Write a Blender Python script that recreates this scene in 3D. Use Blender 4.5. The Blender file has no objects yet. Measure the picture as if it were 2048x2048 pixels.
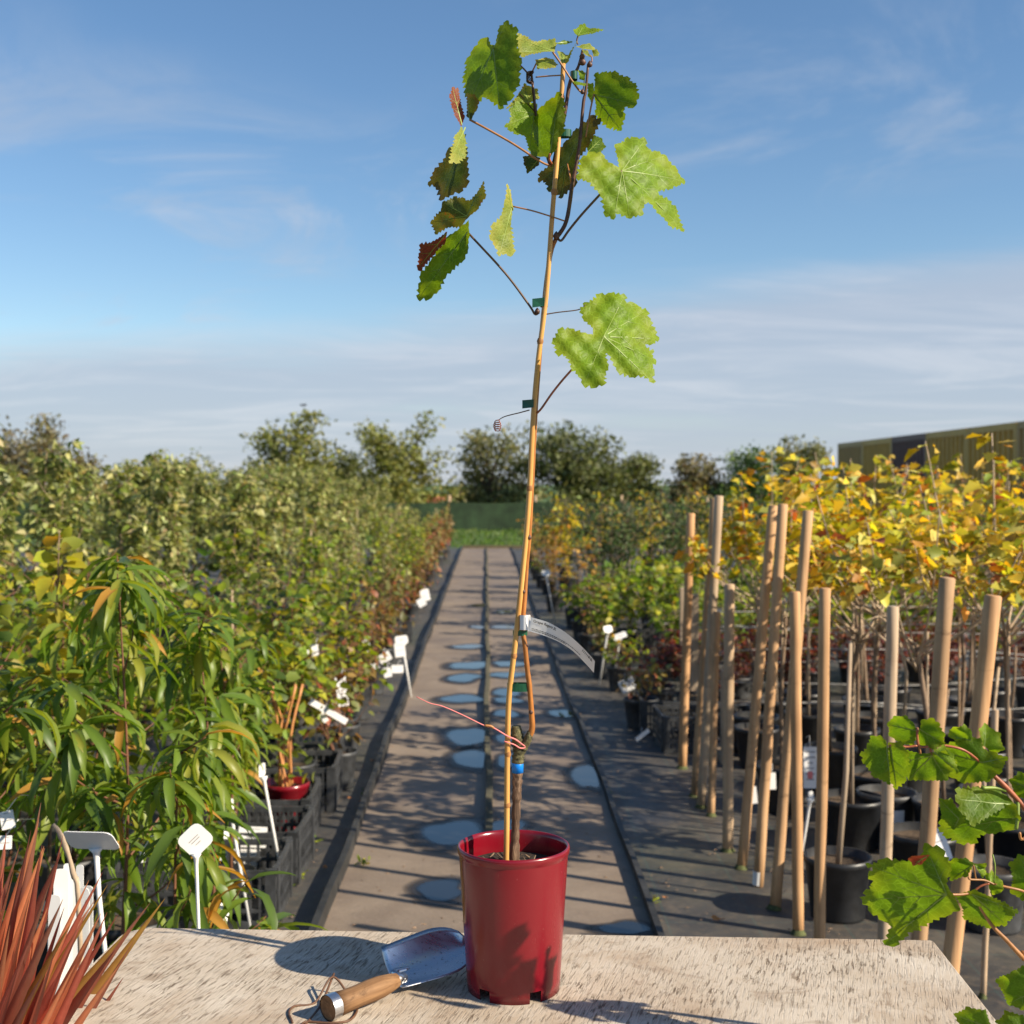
import bpy, math, random
import numpy as np
from mathutils import Vector, Matrix
from mathutils.geometry import delaunay_2d_cdt

# ------------------------------------------------------------------ camera, sky, sun
sc = bpy.context.scene
col = sc.collection
R = math.radians
F, CAMH = 2569.0, 1.5
cam_d = bpy.data.cameras.new('camera')
cam = bpy.data.objects.new('camera', cam_d); col.objects.link(cam)
cam.location = (0, 0, CAMH); cam.rotation_euler = (R(90), 0, 0)
cam_d.sensor_width = 36; cam_d.lens = F / 2048 * 36
cam_d.shift_y = -57 / 2048
cam_d.clip_start = 0.05; cam_d.clip_end = 2000
cam_d.dof.use_dof = True; cam_d.dof.focus_distance = 1.8; cam_d.dof.aperture_fstop = 8.0
sc.camera = cam

SUN_EL = R(33); SUN_AZ = R(114)                    # azimuth clockwise from +Y (the view direction)
S = Vector((math.cos(SUN_EL) * math.sin(SUN_AZ), math.cos(SUN_EL) * math.cos(SUN_AZ), math.sin(SUN_EL)))
sun_d = bpy.data.lights.new('sun', 'SUN'); sun_d.energy = 5.0; sun_d.angle = R(0.55); sun_d.color = (1, 0.88, 0.70)
sun = bpy.data.objects.new('sun', sun_d); col.objects.link(sun)
sun.rotation_euler = (-S).to_track_quat('-Z', 'Y').to_euler(); sun.location = S * 40

vs = sc.view_settings
sc.display_settings.display_device = 'sRGB'
vs.view_transform = 'Standard'; vs.look = 'None'; vs.exposure = 0.72; vs.gamma = 1; vs.use_curve_mapping = False

def build_world():
    w = bpy.data.worlds.new('World'); sc.world = w; w.use_nodes = True
    nt = w.node_tree; N = nt.nodes; Lk = nt.links; N.clear()
    def nd(t, **k):
        n = N.new(t)
        for a, b in k.items(): setattr(n, a, b)
        return n
    def mth(op, a, b=None, c=None, clamp=False):
        n = nd('ShaderNodeMath', operation=op); n.use_clamp = clamp
        for i, v in enumerate((a, b, c)):
            if v is None: continue
            if isinstance(v, (int, float)): n.inputs[i].default_value = v
            else: Lk.new(v, n.inputs[i])
        return n.outputs[0]
    def sstep(v, a, b, o0=0.0, o1=1.0):
        n = nd('ShaderNodeMapRange', interpolation_type='SMOOTHSTEP')
        Lk.new(v, n.inputs[0]); n.inputs[1].default_value = a; n.inputs[2].default_value = b
        n.inputs[3].default_value = o0; n.inputs[4].default_value = o1
        return n.outputs[0]
    out = nd('ShaderNodeOutputWorld'); bg = nd('ShaderNodeBackground'); bg.inputs[1].default_value = 0.090
    sky = nd('ShaderNodeTexSky', sky_type='NISHITA'); sky.sun_disc = False
    sky.sun_elevation = SUN_EL; sky.sun_rotation = SUN_AZ
    sky.air_density = 1.0; sky.dust_density = 0.25; sky.ozone_density = 2.6; sky.altitude = 30
    hs = nd('ShaderNodeHueSaturation'); hs.inputs['Saturation'].default_value = 1.12; hs.inputs['Value'].default_value = 0.93
    Lk.new(sky.outputs[0], hs.inputs['Color'])
    tc = nd('ShaderNodeTexCoord'); sep = nd('ShaderNodeSeparateXYZ'); Lk.new(tc.outputs['Generated'], sep.inputs[0])
    x, y, z = sep.outputs
    zz = mth('ADD', mth('MAXIMUM', z, 0.0), 0.10)
    cx = mth('DIVIDE', x, zz); cy = mth('DIVIDE', y, zz)
    def noise(sx, sy, off, detail, rough, dist=0.0):
        cb = nd('ShaderNodeCombineXYZ'); Lk.new(mth('MULTIPLY', cx, sx), cb.inputs[0]); Lk.new(mth('MULTIPLY', cy, sy), cb.inputs[1]); cb.inputs[2].default_value = off
        n = nd('ShaderNodeTexNoise'); n.inputs['Scale'].default_value = 1; n.inputs['Detail'].default_value = detail; n.inputs['Roughness'].default_value = rough; n.inputs['Distortion'].default_value = dist
        Lk.new(cb.outputs[0], n.inputs['Vector']); return n.outputs[0]
    big = noise(0.32, 0.55, 3.3, 4, 0.55, 0.4)
    med = noise(0.9, 1.7, 7.7, 7, 0.62, 0.8)
    wisp = noise(1.3, 1.1, 12.4, 8, 0.66, 1.3)
    patch = noise(0.55, 0.55, 21.0, 3, 0.5, 0.3)
    # low layered cloud, thicker towards the horizon
    low = sstep(mth('SUBTRACT', z, mth('MULTIPLY', x, 0.10)), 0.19, 0.09)
    layer = sstep(mth('ADD', mth('MULTIPLY', low, 0.62), mth('ADD', mth('MULTIPLY', big, 0.55), mth('MULTIPLY', med, 0.30))), 0.60, 1.02)
    cir = mth('MULTIPLY', sstep(wisp, 0.44, 0.74), sstep(patch, 0.44, 0.62))
    fac = mth('MAXIMUM', mth('MULTIPLY', layer, 0.84), mth('MULTIPLY', cir, 0.55))
    cl = nd('ShaderNodeMix', data_type='RGBA')
    cl.inputs[6].default_value = (3.15, 3.65, 4.5, 1); cl.inputs[7].default_value = (4.1, 4.4, 5.05, 1)
    Lk.new(sstep(med, 0.42, 0.72), cl.inputs[0])
    mx = nd('ShaderNodeMix', data_type='RGBA')
    Lk.new(fac, mx.inputs[0]); Lk.new(hs.outputs[0], mx.inputs[6]); Lk.new(cl.outputs[2], mx.inputs[7])
    Lk.new(mx.outputs[2], bg.inputs[0]); Lk.new(bg.outputs[0], out.inputs[0])
build_world()

# ------------------------------------------------------------------ helpers
rng = random.Random(11)
nrg = np.random.default_rng(5)
VP = -51 / F                                         # the path runs this much to the side per metre
def P(px, py, d): return Vector(((px - 1024) / F * d, d, CAMH - (py - 967) / F * d))
def U(u, y, z=0.0): return Vector((u + VP * y, y, z))   # path frame: u across, y along

def tag(o, label=None, cat=None, group=None, kind=None):
    if label: o['label'] = label
    if cat: o['category'] = cat
    if group: o['group'] = group
    if kind: o['kind'] = kind
    return o
def empty(name, loc=(0, 0, 0), rz=0.0):
    o = bpy.data.objects.new(name, None); col.objects.link(o); o.location = loc; o.rotation_euler = (0, 0, rz); o.empty_display_size = 0.05
    return o
def link(name, me, mat=None, parent=None, loc=None):
    o = bpy.data.objects.new(name, me); col.objects.link(o)
    if mat is not None and not me.materials: me.materials.append(mat)
    if parent is not None: o.parent = parent
    if loc is not None: o.location = loc
    return o
def child(name, me, mat, parent):      # a mesh written in world coordinates, put under a parent that only has a location
    o = link(name, me, mat, parent)
    o.location = -Vector(parent.location)
    return o
def copy_tree(o, parent=None):
    c = o.copy(); col.objects.link(c); c.parent = parent
    for ch in list(o.children): copy_tree(ch, c)
    return c
def mesh(name, v, f, smooth=False, fm=None):
    me = bpy.data.meshes.new(name); me.from_pydata([tuple(a) for a in v], [], f)
    if smooth: me.polygons.foreach_set('use_smooth', [True] * len(f))
    if fm is not None: me.polygons.foreach_set('material_index', fm)
    me.update(); return me

class MB:
    def __init__(s): s.v = []; s.f = []
    def add(s, v, f):
        n = len(s.v); s.v += [Vector(a) for a in v]; s.f += [tuple(i + n for i in q) for q in f]
    def box(s, a, b, M=None):
        x0, y0, z0 = a; x1, y1, z1 = b
        v = [(x0, y0, z0), (x1, y0, z0), (x1, y1, z0), (x0, y1, z0), (x0, y0, z1), (x1, y0, z1), (x1, y1, z1), (x0, y1, z1)]
        v = [Vector(p) for p in v]
        if M is not None: v = [M @ p for p in v]
        s.add(v, [(0, 3, 2, 1), (4, 5, 6, 7), (0, 1, 5, 4), (1, 2, 6, 5), (2, 3, 7, 6), (3, 0, 4, 7)])
    def tube(s, pts, rad, seg=8, cap=True):
        pts = [Vector(p) for p in pts]; n = len(pts)
        if isinstance(rad, (int, float)): rad = [rad] * n
        base = len(s.v); t0 = (pts[1] - pts[0]).normalized()
        a = t0.orthogonal().normalized()
        for i, p in enumerate(pts):
            t = (pts[min(i + 1, n - 1)] - pts[max(i - 1, 0)]).normalized()
            a = (a - t * a.dot(t)).normalized(); b = t.cross(a)
            for k in range(seg):
                w = 2 * math.pi * k / seg
                s.v.append(p + (a * math.cos(w) + b * math.sin(w)) * rad[i])
        for i in range(n - 1):
            for k in range(seg):
                q = base + i * seg
                s.f.append((q + k, q + (k + 1) % seg, q + seg + (k + 1) % seg, q + seg + k))
        if cap:
            s.f.append(tuple(base + k for k in reversed(range(seg)))); s.f.append(tuple(base + (n - 1) * seg + k for k in range(seg)))
    def lathe(s, prof, seg=32, c=(0, 0, 0)):
        base = len(s.v); n = len(prof)
        for r, z in prof:
            for k in range(seg):
                w = 2 * math.pi * k / seg
                s.v.append(Vector((c[0] + r * math.cos(w), c[1] + r * math.sin(w), c[2] + z)))
        for i in range(n - 1):
            for k in range(seg):
                q = base + i * seg
                s.f.append((q + k, q + (k + 1) % seg, q + seg + (k + 1) % seg, q + seg + k))
    def mesh(s, name, smooth=False): return mesh(name, s.v, s.f, smooth)

def cr(pts, n=6):                                     # Catmull-Rom
    pts = [Vector(p) for p in pts]; q = [pts[0] * 2 - pts[1]] + pts + [pts[-1] * 2 - pts[-2]]; o = []
    for i in range(1, len(q) - 2):
        for k in range(n):
            t = k / n; a, b, c, d = q[i - 1], q[i], q[i + 1], q[i + 2]
            o.append(0.5 * ((2 * b) + (c - a) * t + (2 * a - 5 * b + 4 * c - d) * t * t + (3 * b - a - 3 * c + d) * t ** 3))
    o.append(pts[-1]); return o
def tube_mesh(name, pts, rad, seg=8, n=6, smooth=True, bumps=None):
    p = cr(pts, n) if n > 1 else [Vector(a) for a in pts]
    if not isinstance(rad, (int, float)):
        m = len(rad); rr = []
        for i in range(len(p)):
            t = i / (len(p) - 1) * (m - 1); k = min(int(t), m - 2); rr.append(rad[k] + (rad[k + 1] - rad[k]) * (t - k))
        rad = rr
    else: rad = [rad] * len(p)
    if bumps: rad = [r * (1 + bumps * rng.uniform(-1, 1)) for r in rad]
    b = MB(); b.tube(p, rad, seg); return b.mesh(name, smooth)

# ------------------------------------------------------------------ materials
def newmat(name):
    m = bpy.data.materials.new(name); m.use_nodes = True; nt = m.node_tree
    return m, nt, nt.nodes, nt.links, nt.nodes['Principled BSDF']
def tex_noise(nt, scale, detail=4, rough=0.55, vec=None, stretch=None, coord='Object', dist=0.0):
    n = nt.nodes.new('ShaderNodeTexNoise'); n.inputs['Scale'].default_value = scale; n.inputs['Detail'].default_value = detail; n.inputs['Roughness'].default_value = rough; n.inputs['Distortion'].default_value = dist
    if vec is None:
        tc = nt.nodes.new('ShaderNodeTexCoord'); vec = tc.outputs[coord]
    if stretch:
        mp = nt.nodes.new('ShaderNodeMapping'); mp.inputs['Scale'].default_value = stretch
        if len(stretch) == 3: pass
        nt.links.new(vec, mp.inputs[0]); vec = mp.outputs[0]
    nt.links.new(vec, n.inputs['Vector']); return n.outputs[0]
def ramp(nt, fac, stops, interp='LINEAR'):
    r = nt.nodes.new('ShaderNodeValToRGB'); nt.links.new(fac, r.inputs[0]); e = r.color_ramp.elements; r.color_ramp.interpolation = interp
    while len(e) < len(stops): e.new(0.5)
    for i, (p, c) in enumerate(stops):
        e[i].position = p; e[i].color = (c, c, c, 1) if isinstance(c, (int, float)) else (*c, 1)
    return r.outputs[0]
def mixc(nt, fac, a, b, mode='MIX'):
    m = nt.nodes.new('ShaderNodeMix'); m.data_type = 'RGBA'; m.blend_type = mode
    for i, v in ((0, fac), (6, a), (7, b)):
        if isinstance(v, (int, float)): m.inputs[i].default_value = v
        elif isinstance(v, tuple): m.inputs[i].default_value = (*v, 1)
        else: nt.links.new(v, m.inputs[i])
    return m.outputs[2]
def bump(nt, b, h, strength=0.3, dist=0.002):
    n = nt.nodes.new('ShaderNodeBump'); n.inputs['Strength'].default_value = strength; n.inputs['Distance'].default_value = dist
    nt.links.new(h, n.inputs['Height']); nt.links.new(n.outputs[0], b.inputs['Normal'])
def plain(name, c, rough=0.5, metal=0.0, var=0.25, scale=12.0, bmp=0.0, spec=0.5, stretch=None, coord='Object'):
    m, nt, N, L, b = newmat(name)
    n = tex_noise(nt, scale, 5, 0.6, stretch=stretch, coord=coord)
    lo = tuple(max(0, x * (1 - var)) for x in c); hi = tuple(min(1, x * (1 + var)) for x in c)
    L.new(ramp(nt, n, [(0.3, lo), (0.7, hi)]), b.inputs['Base Color'])
    b.inputs['Roughness'].default_value = rough; b.inputs['Metallic'].default_value = metal; b.inputs['Specular IOR Level'].default_value = spec
    if bmp: bump(nt, b, n, bmp, 0.003)
    return m
def wood(name, c1, c2, rough=0.75, along=2, scale=1.0, knots=False):
    m, nt, N, L, b = newmat(name)
    st = [60 * scale] * 3; st[along] = 2.2 * scale
    g = tex_noise(nt, 1, 6, 0.6, stretch=tuple(st)); g2 = tex_noise(nt, 5 * scale, 3, 0.5)
    oi = N.new('ShaderNodeObjectInfo')
    base = ramp(nt, g, [(0.3, c1), (0.7, c2)])
    g3 = tex_noise(nt, 1, 4, 0.65, stretch=(9 * scale, 9 * scale, 22 * scale), dist=0.6)
    base = mixc(nt, ramp(nt, g2, [(0.45, 0.0), (0.75, 0.6)]), base, tuple(x * 0.55 for x in c1)); base = mixc(nt, ramp(nt, g3, [(0.60, 0.0), (0.70, 0.55)]), base, tuple(x * 0.45 for x in c1))
    tint = ramp(nt, oi.outputs['Random'], [(0.0, (0.72, 0.72, 0.74)), (0.5, (1, 0.96, 0.9)), (1.0, (1.12, 0.98, 0.82))])
    base = mixc(nt, 1.0, base, tint, 'MULTIPLY')
    L.new(base, b.inputs['Base Color']); b.inputs['Roughness'].default_value = rough; b.inputs['Specular IOR Level'].default_value = 0.25
    bump(nt, b, g, 0.35, 0.002)
    return m

def leaf_mat(name, rough=0.45, trans=0.35, pale=0.25, bmp=0.0, warm=(1.25, 1.15, 0.55), tmul=1.7, spec=0.4):
    """leaf colour comes from the per-leaf colour attribute; the underside is paler, light passes through"""
    m, nt, N, L, b = newmat(name)
    at = N.new('ShaderNodeAttribute'); at.attribute_name = 'Col'
    geo = N.new('ShaderNodeNewGeometry')
    nz = tex_noise(nt, 60, 4, 0.6)
    c = mixc(nt, ramp(nt, nz, [(0.35, 0.0), (0.7, 0.35)]), at.outputs['Color'], (0.55, 0.5, 0.4), 'MULTIPLY')
    back = mixc(nt, pale, at.outputs['Color'], (0.44, 0.46, 0.24))
    c2 = mixc(nt, geo.outputs['Backfacing'], c, back)
    L.new(c2, b.inputs['Base Color']); b.inputs['Roughness'].default_value = rough; b.inputs['Specular IOR Level'].default_value = spec
    tr = N.new('ShaderNodeBsdfTranslucent')
    tcol = mixc(nt, 1.0, at.outputs['Color'], tuple(w * tmul for w in warm), 'MULTIPLY')
    L.new(tcol, tr.inputs[0])
    mx = N.new('ShaderNodeMixShader'); mx.inputs[0].default_value = trans
    L.new(b.outputs[0], mx.inputs[1]); L.new(tr.outputs[0], mx.inputs[2])
    L.new(mx.outputs[0], N['Material Output'].inputs[0])
    return m

def vine_leaf_mat(name, green, edge, edge_amt=0.5, trans=0.42, spot=0.0, spot_col=(0.30, 0.05, 0.02), warm=(1.5, 1.35, 0.30), tmul=1.9):
    m, nt, N, L, b = newmat(name)
    at = N.new('ShaderNodeAttribute'); at.attribute_name = 'Col'       # r: 0 centre .. 1 margin, g: along-vein, b: random
    sp = N.new('ShaderNodeSeparateColor'); L.new(at.outputs['Color'], sp.inputs[0])
    tc = N.new('ShaderNodeTexCoord'); vec = tc.outputs['UV']
    n1 = tex_noise(nt, 3.0, 5, 0.6, vec=vec); n2 = tex_noise(nt, 1.6, 3, 0.5, vec=vec)
    vo = N.new('ShaderNodeTexVoronoi'); vo.feature = 'DISTANCE_TO_EDGE'; vo.inputs['Scale'].default_value = 13; L.new(vec, vo.inputs['Vector'])
    g2 = tuple(x * 0.68 for x in green)
    c = ramp(nt, n1, [(0.3, g2), (0.7, green)])
    c = mixc(nt, ramp(nt, vo.outputs['Distance'], [(0.0, 0.35), (0.06, 0.0)]), c, tuple(min(1, x * 1.7 + 0.03) for x in green))
    e = N.new('ShaderNodeMath'); e.operation = 'MULTIPLY_ADD'; L.new(sp.outputs[0], e.inputs[0]); e.inputs[1].default_value = 0.30; L.new(n2, e.inputs[2])
    ef = ramp(nt, e.outputs[0], [(0.62, 0.0), (0.92, edge_amt)])
    c = mixc(nt, ef, c, edge)
    if spot > 0:
        n3 = tex_noise(nt, 2.2, 4, 0.6, vec=vec, stretch=(1.3, 0.8, 1))
        c = mixc(nt, ramp(nt, n3, [(1 - spot - 0.08, 0.0), (1 - spot + 0.05, 0.95)]), c, spot_col)
    geo = N.new('ShaderNodeNewGeometry')
    cb = mixc(nt, 0.10, c, (0.40, 0.44, 0.20)); cf = mixc(nt, geo.outputs['Backfacing'], c, cb)
    L.new(cf, b.inputs['Base Color']); b.inputs['Roughness'].default_value = 0.5; b.inputs['Specular IOR Level'].default_value = 0.22
    bump(nt, b, vo.outputs['Distance'], 0.8, 0.0012)
    tr = N.new('ShaderNodeBsdfTranslucent'); L.new(mixc(nt, 1.0, c, tuple(w * tmul for w in warm), 'MULTIPLY'), tr.inputs[0])
    mx = N.new('ShaderNodeMixShader'); mx.inputs[0].default_value = trans
    L.new(b.outputs[0], mx.inputs[1]); L.new(tr.outputs[0], mx.inputs[2]); L.new(mx.outputs[0], N['Material Output'].inputs[0])
    return m

M = {}
def mats():
    M['leaf'] = leaf_mat('leaf_mixed', 0.5, 0.38, 0.18)
    M['leaf_pale'] = leaf_mat('leaf_apple', 0.5, 0.30, 0.55, tmul=1.4)
    M['leaf_gloss'] = leaf_mat('leaf_peach', 0.40, 0.40, 0.06, spec=0.35)
    M['leaf_dark'] = leaf_mat('leaf_evergreen', 0.5, 0.20, 0.08, spec=0.22)
    M['leaf_far'] = leaf_mat('leaf_far_tree', 0.6, 0.25, 0.2)
    M['leaf_autumn'] = leaf_mat('leaf_autumn', 0.5, 0.38, 0.15, warm=(1.2, 1.0, 0.45))
    M['blade'] = leaf_mat('strap_leaf', 0.40, 0.30, 0.05, warm=(1.5, 0.75, 0.55))
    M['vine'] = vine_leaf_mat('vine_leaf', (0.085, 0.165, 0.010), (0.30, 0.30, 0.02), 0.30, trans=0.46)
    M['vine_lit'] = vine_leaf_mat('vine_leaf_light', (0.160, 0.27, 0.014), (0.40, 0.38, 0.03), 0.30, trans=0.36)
    M['vine_pale'] = vine_leaf_mat('vine_leaf_pale', (0.21, 0.27, 0.045), (0.46, 0.40, 0.09), 0.7, trans=0.34, spot=0.34, spot_col=(0.42, 0.24, 0.06))
    M['vine_olive'] = vine_leaf_mat('vine_leaf_olive', (0.075, 0.10, 0.022), (0.22, 0.16, 0.04), 0.5, trans=0.30, spot=0.33, spot_col=(0.34, 0.035, 0.02))
    M['vine_red'] = vine_leaf_mat('vine_leaf_red', (0.19, 0.035, 0.018), (0.26, 0.10, 0.03), 0.5, trans=0.30, warm=(1.3, 0.9, 0.5))
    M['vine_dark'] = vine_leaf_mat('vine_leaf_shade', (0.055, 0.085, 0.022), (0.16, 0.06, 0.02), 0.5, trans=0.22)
    M['vein'] = plain('leaf_vein', (0.20, 0.28, 0.035), 0.5, var=0.1)
    # bark and stems
    m, nt, N, L, b = newmat('vine_bark'); g = tex_noise(nt, 1, 7, 0.7, stretch=(190, 190, 18), dist=0.6)
    L.new(ramp(nt, g, [(0.30, (0.030, 0.018, 0.011)), (0.5, (0.13, 0.075, 0.045)), (0.72, (0.34, 0.225, 0.14))]), b.inputs['Base Color']); b.inputs['Roughness'].default_value = 0.9; bump(nt, b, g, 1.0, 0.004); M['bark'] = m
    M['bark_green'] = plain('graft_wood', (0.095, 0.085, 0.036), 0.85, var=0.85, scale=190, bmp=1.0)
    M['shoot'] = plain('ripened_shoot', (0.36, 0.135, 0.028), 0.42, var=0.5, scale=70, stretch=(1, 1, 0.25))
    M['shoot_dark'] = plain('dark_shoot', (0.085, 0.035, 0.020), 0.5, var=0.4, scale=60)
    M['petiole'] = plain('petiole', (0.34, 0.15, 0.045), 0.45, var=0.35, scale=40)
    M['petiole_dark'] = plain('petiole_brown', (0.11, 0.055, 0.025), 0.5, var=0.3, scale=40)
    M['petiole_red'] = plain('petiole_red', (0.36, 0.10, 0.04), 0.45, var=0.35, scale=40)
    m, nt, N, L, b = newmat('bamboo'); g = tex_noise(nt, 1, 5, 0.6, stretch=(140, 140, 5)); g2 = tex_noise(nt, 9, 3, 0.5)
    c = ramp(nt, g, [(0.3, (0.50, 0.235, 0.052)), (0.7, (0.74, 0.42, 0.125))]); c = mixc(nt, ramp(nt, g2, [(0.5, 0.0), (0.75, 0.5)]), c, (0.40, 0.16, 0.035))
    L.new(c, b.inputs['Base Color']); b.inputs['Roughness'].default_value = 0.38; M['bamboo'] = m
    M['node'] = plain('bamboo_node', (0.33, 0.145, 0.04), 0.6, var=0.3, scale=90)
    M['tie'] = plain('green_tie', (0.010, 0.075, 0.036), 0.35, var=0.3, scale=60)
    M['tape'] = plain('blue_tape', (0.0, 0.20, 0.72), 0.4, var=0.1)
    M['string'] = plain('pink_string', (0.72, 0.20, 0.19), 0.6, var=0.15, scale=80)
    # pot, soil
    m, nt, N, L, b = newmat('red_plastic'); d = tex_noise(nt, 260, 3, 0.7); g = tex_noise(nt, 14, 5, 0.65, stretch=(1, 1, 0.35))
    c = mixc(nt, ramp(nt, g, [(0.40, 0.0), (0.75, 0.38)]), (0.175, 0.004, 0.011), (0.20, 0.016, 0.018)); c = mixc(nt, ramp(nt, d, [(0.69, 0.0), (0.78, 0.55)]), c, (0.42, 0.22, 0.18))
    L.new(c, b.inputs['Base Color']); L.new(ramp(nt, g, [(0.3, 0.15), (0.75, 0.32)]), b.inputs['Roughness']); b.inputs['Specular IOR Level'].default_value = 0.6; bump(nt, b, g, 0.06, 0.002); M['red'] = m
    M['soil'] = plain('potting_soil', (0.028, 0.018, 0.012), 0.95, var=0.8, scale=160, bmp=1.0)
    M['soil_dry'] = plain('dry_soil', (0.062, 0.042, 0.027), 0.95, var=0.7, scale=90, bmp=1.0)
    M['black'] = plain('black_plastic', (0.016, 0.017, 0.019), 0.42, var=0.4, scale=25)
    M['black_dusty'] = plain('dusty_black_plastic', (0.045, 0.047, 0.05), 0.5, var=0.6, scale=18)
    M['white'] = plain('white_plastic', (0.80, 0.79, 0.76), 0.35, var=0.04)
    M['card'] = plain('white_card', (0.78, 0.77, 0.75), 0.6, var=0.06, scale=8)
    M['ink'] = plain('ink', (0.03, 0.03, 0.035), 0.7, var=0.1)
    M['ink_grey'] = plain('grey_ink', (0.30, 0.30, 0.31), 0.7, var=0.1)
    # tools
    m, nt, N, L, b = newmat('brushed_steel'); g = tex_noise(nt, 1, 4, 0.6, stretch=(30, 260, 30)); sp_ = tex_noise(nt, 220, 2, 0.6)
    L.new(ramp(nt, sp_, [(0.62, (0.62, 0.63, 0.65)), (0.72, (0.28, 0.25, 0.23))]), b.inputs['Base Color']); b.inputs['Metallic'].default_value = 1.0
    L.new(ramp(nt, g, [(0.3, 0.24), (0.7, 0.36)]), b.inputs['Roughness']); M['steel'] = m
    M['handle'] = wood('ash_handle', (0.17, 0.085, 0.038), (0.40, 0.23, 0.11), 0.65, along=0, scale=3.0)
    M['cord'] = plain('leather_cord', (0.11, 0.05, 0.025), 0.6, var=0.3, scale=80)
    # weathered board
    m, nt, N, L, b = newmat('weathered_board')
    tc = N.new('ShaderNodeTexCoord'); mp = N.new('ShaderNodeMapping'); mp.inputs['Rotation'].default_value = (0, 0, R(14)); L.new(tc.outputs['Object'], mp.inputs[0]); v = mp.outputs[0]
    wv = tex_noise(nt, 9, 3, 0.5, vec=v, dist=0.5)
    g1 = tex_noise(nt, 1, 7, 0.68, vec=v, stretch=(210, 30, 10), dist=0.35)
    g2 = tex_noise(nt, 1, 5, 0.65, vec=v, stretch=(420, 22, 10), dist=0.25)
    g3 = tex_noise(nt, 1, 4, 0.6, vec=v, stretch=(60, 17, 10), dist=0.8)
    st = tex_noise(nt, 4.2, 6, 0.66, vec=v, dist=0.8); st2 = tex_noise(nt, 13, 5, 0.65, vec=v, dist=1.4)
    c = ramp(nt, wv, [(0.3, (0.50, 0.43, 0.345)), (0.7, (0.64, 0.575, 0.485))])
    c = mixc(nt, ramp(nt, g2, [(0.40, 0.55), (0.58, 0.0)]), c, (0.40, 0.315, 0.225))
    c = mixc(nt, ramp(nt, st, [(0.45, 0.0), (0.68, 0.72)]), c, (0.33, 0.225, 0.14))
    c = mixc(nt, ramp(nt, st2, [(0.57, 0.0), (0.72, 0.55)]), c, (0.22, 0.15, 0.095))
    pm_ = tex_noise(nt, 6, 4, 0.6, vec=v)
    def msk(q, lo, hi):
        a = N.new('ShaderNodeMath'); a.operation = 'MULTIPLY'; L.new(q, a.inputs[0]); L.new(ramp(nt, pm_, [(0.38, lo), (0.64, hi)]), a.inputs[1]); return a.outputs[0]
    k1 = msk(ramp(nt, g1, [(0.55, 0.0), (0.64, 1.0)]), 0.30, 0.95); k2 = msk(ramp(nt, g2, [(0.52, 0.0), (0.66, 1.0)]), 0.22, 0.60); k3 = msk(ramp(nt, g3, [(0.62, 0.0), (0.70, 1.0)]), 0.5, 0.7)
    c = mixc(nt, k3, c, (0.19, 0.13, 0.085)); c = mixc(nt, k1, c, (0.13, 0.09, 0.06)); c = mixc(nt, k2, c, (0.24, 0.175, 0.12))
    L.new(c, b.inputs['Base Color']); b.inputs['Roughness'].default_value = 0.85; b.inputs['Specular IOR Level'].default_value = 0.2
    hh = N.new('ShaderNodeMath'); hh.operation = 'ADD'; L.new(k1, hh.inputs[0]); L.new(k2, hh.inputs[1]); hv = N.new('ShaderNodeMath'); hv.operation = 'SUBTRACT'; hv.inputs[0].default_value = 1; L.new(hh.outputs[0], hv.inputs[1])
    bump(nt, b, hv.outputs[0], 0.9, 0.002); M['board'] = m
    M['board_edge'] = wood('board_edge', (0.22, 0.16, 0.11), (0.40, 0.31, 0.22), 0.85, along=0)
    M['stake'] = wood('turned_stake', (0.36, 0.215, 0.115), (0.60, 0.40, 0.23), 0.7, along=2)
    M['stake_grey'] = wood('weathered_stake', (0.36, 0.27, 0.19), (0.52, 0.42, 0.31), 0.8, along=2)
    M['twig'] = plain('twig_bark', (0.20, 0.135, 0.085), 0.8, var=0.4, scale=30, bmp=0.3)
    M['twig_pale'] = plain('pale_twig', (0.40, 0.30, 0.20), 0.75, var=0.3, scale=30)
    M['orange_stem'] = plain('orange_stem', (0.55, 0.24, 0.08), 0.5, var=0.2, scale=30)
    M['twig_red'] = plain('red_twig', (0.15, 0.062, 0.03), 0.6, var=0.3, scale=30)
    M['wire'] = plain('galvanised_wire', (0.34, 0.33, 0.31), 0.55, var=0.5, scale=20)
    M['trunk'] = plain('tree_bark', (0.09, 0.065, 0.045), 0.9, var=0.4, scale=14, bmp=0.5)
    # ground
    m, nt, N, L, b = newmat('grass_ground'); n = tex_noise(nt, 1.4, 8, 0.65); n2 = tex_noise(nt, 40, 4, 0.7)
    c = ramp(nt, n, [(0.3, (0.030, 0.075, 0.012)), (0.7, (0.075, 0.145, 0.022))]); c = mixc(nt, ramp(nt, n2, [(0.4, 0.0), (0.7, 0.5)]), c, (0.10, 0.12, 0.03))
    L.new(c, b.inputs['Base Color']); b.inputs['Roughness'].default_value = 0.9; bump(nt, b, n2, 1.0, 0.03); M['grass'] = m
    m, nt, N, L, b = newmat('woven_ground_cover')
    tc = N.new('ShaderNodeTexCoord'); n = tex_noise(nt, 2.6, 6, 0.62, dist=0.4); n2 = tex_noise(nt, 30, 4, 0.6); fb = tex_noise(nt, 1, 3, 0.6, stretch=(40, 900, 1)); fb2 = tex_noise(nt, 0.55, 4, 0.6)
    c = ramp(nt, n, [(0.30, (0.030, 0.031, 0.034)), (0.55, (0.062, 0.058, 0.053)), (0.75, (0.125, 0.110, 0.088))])
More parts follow.
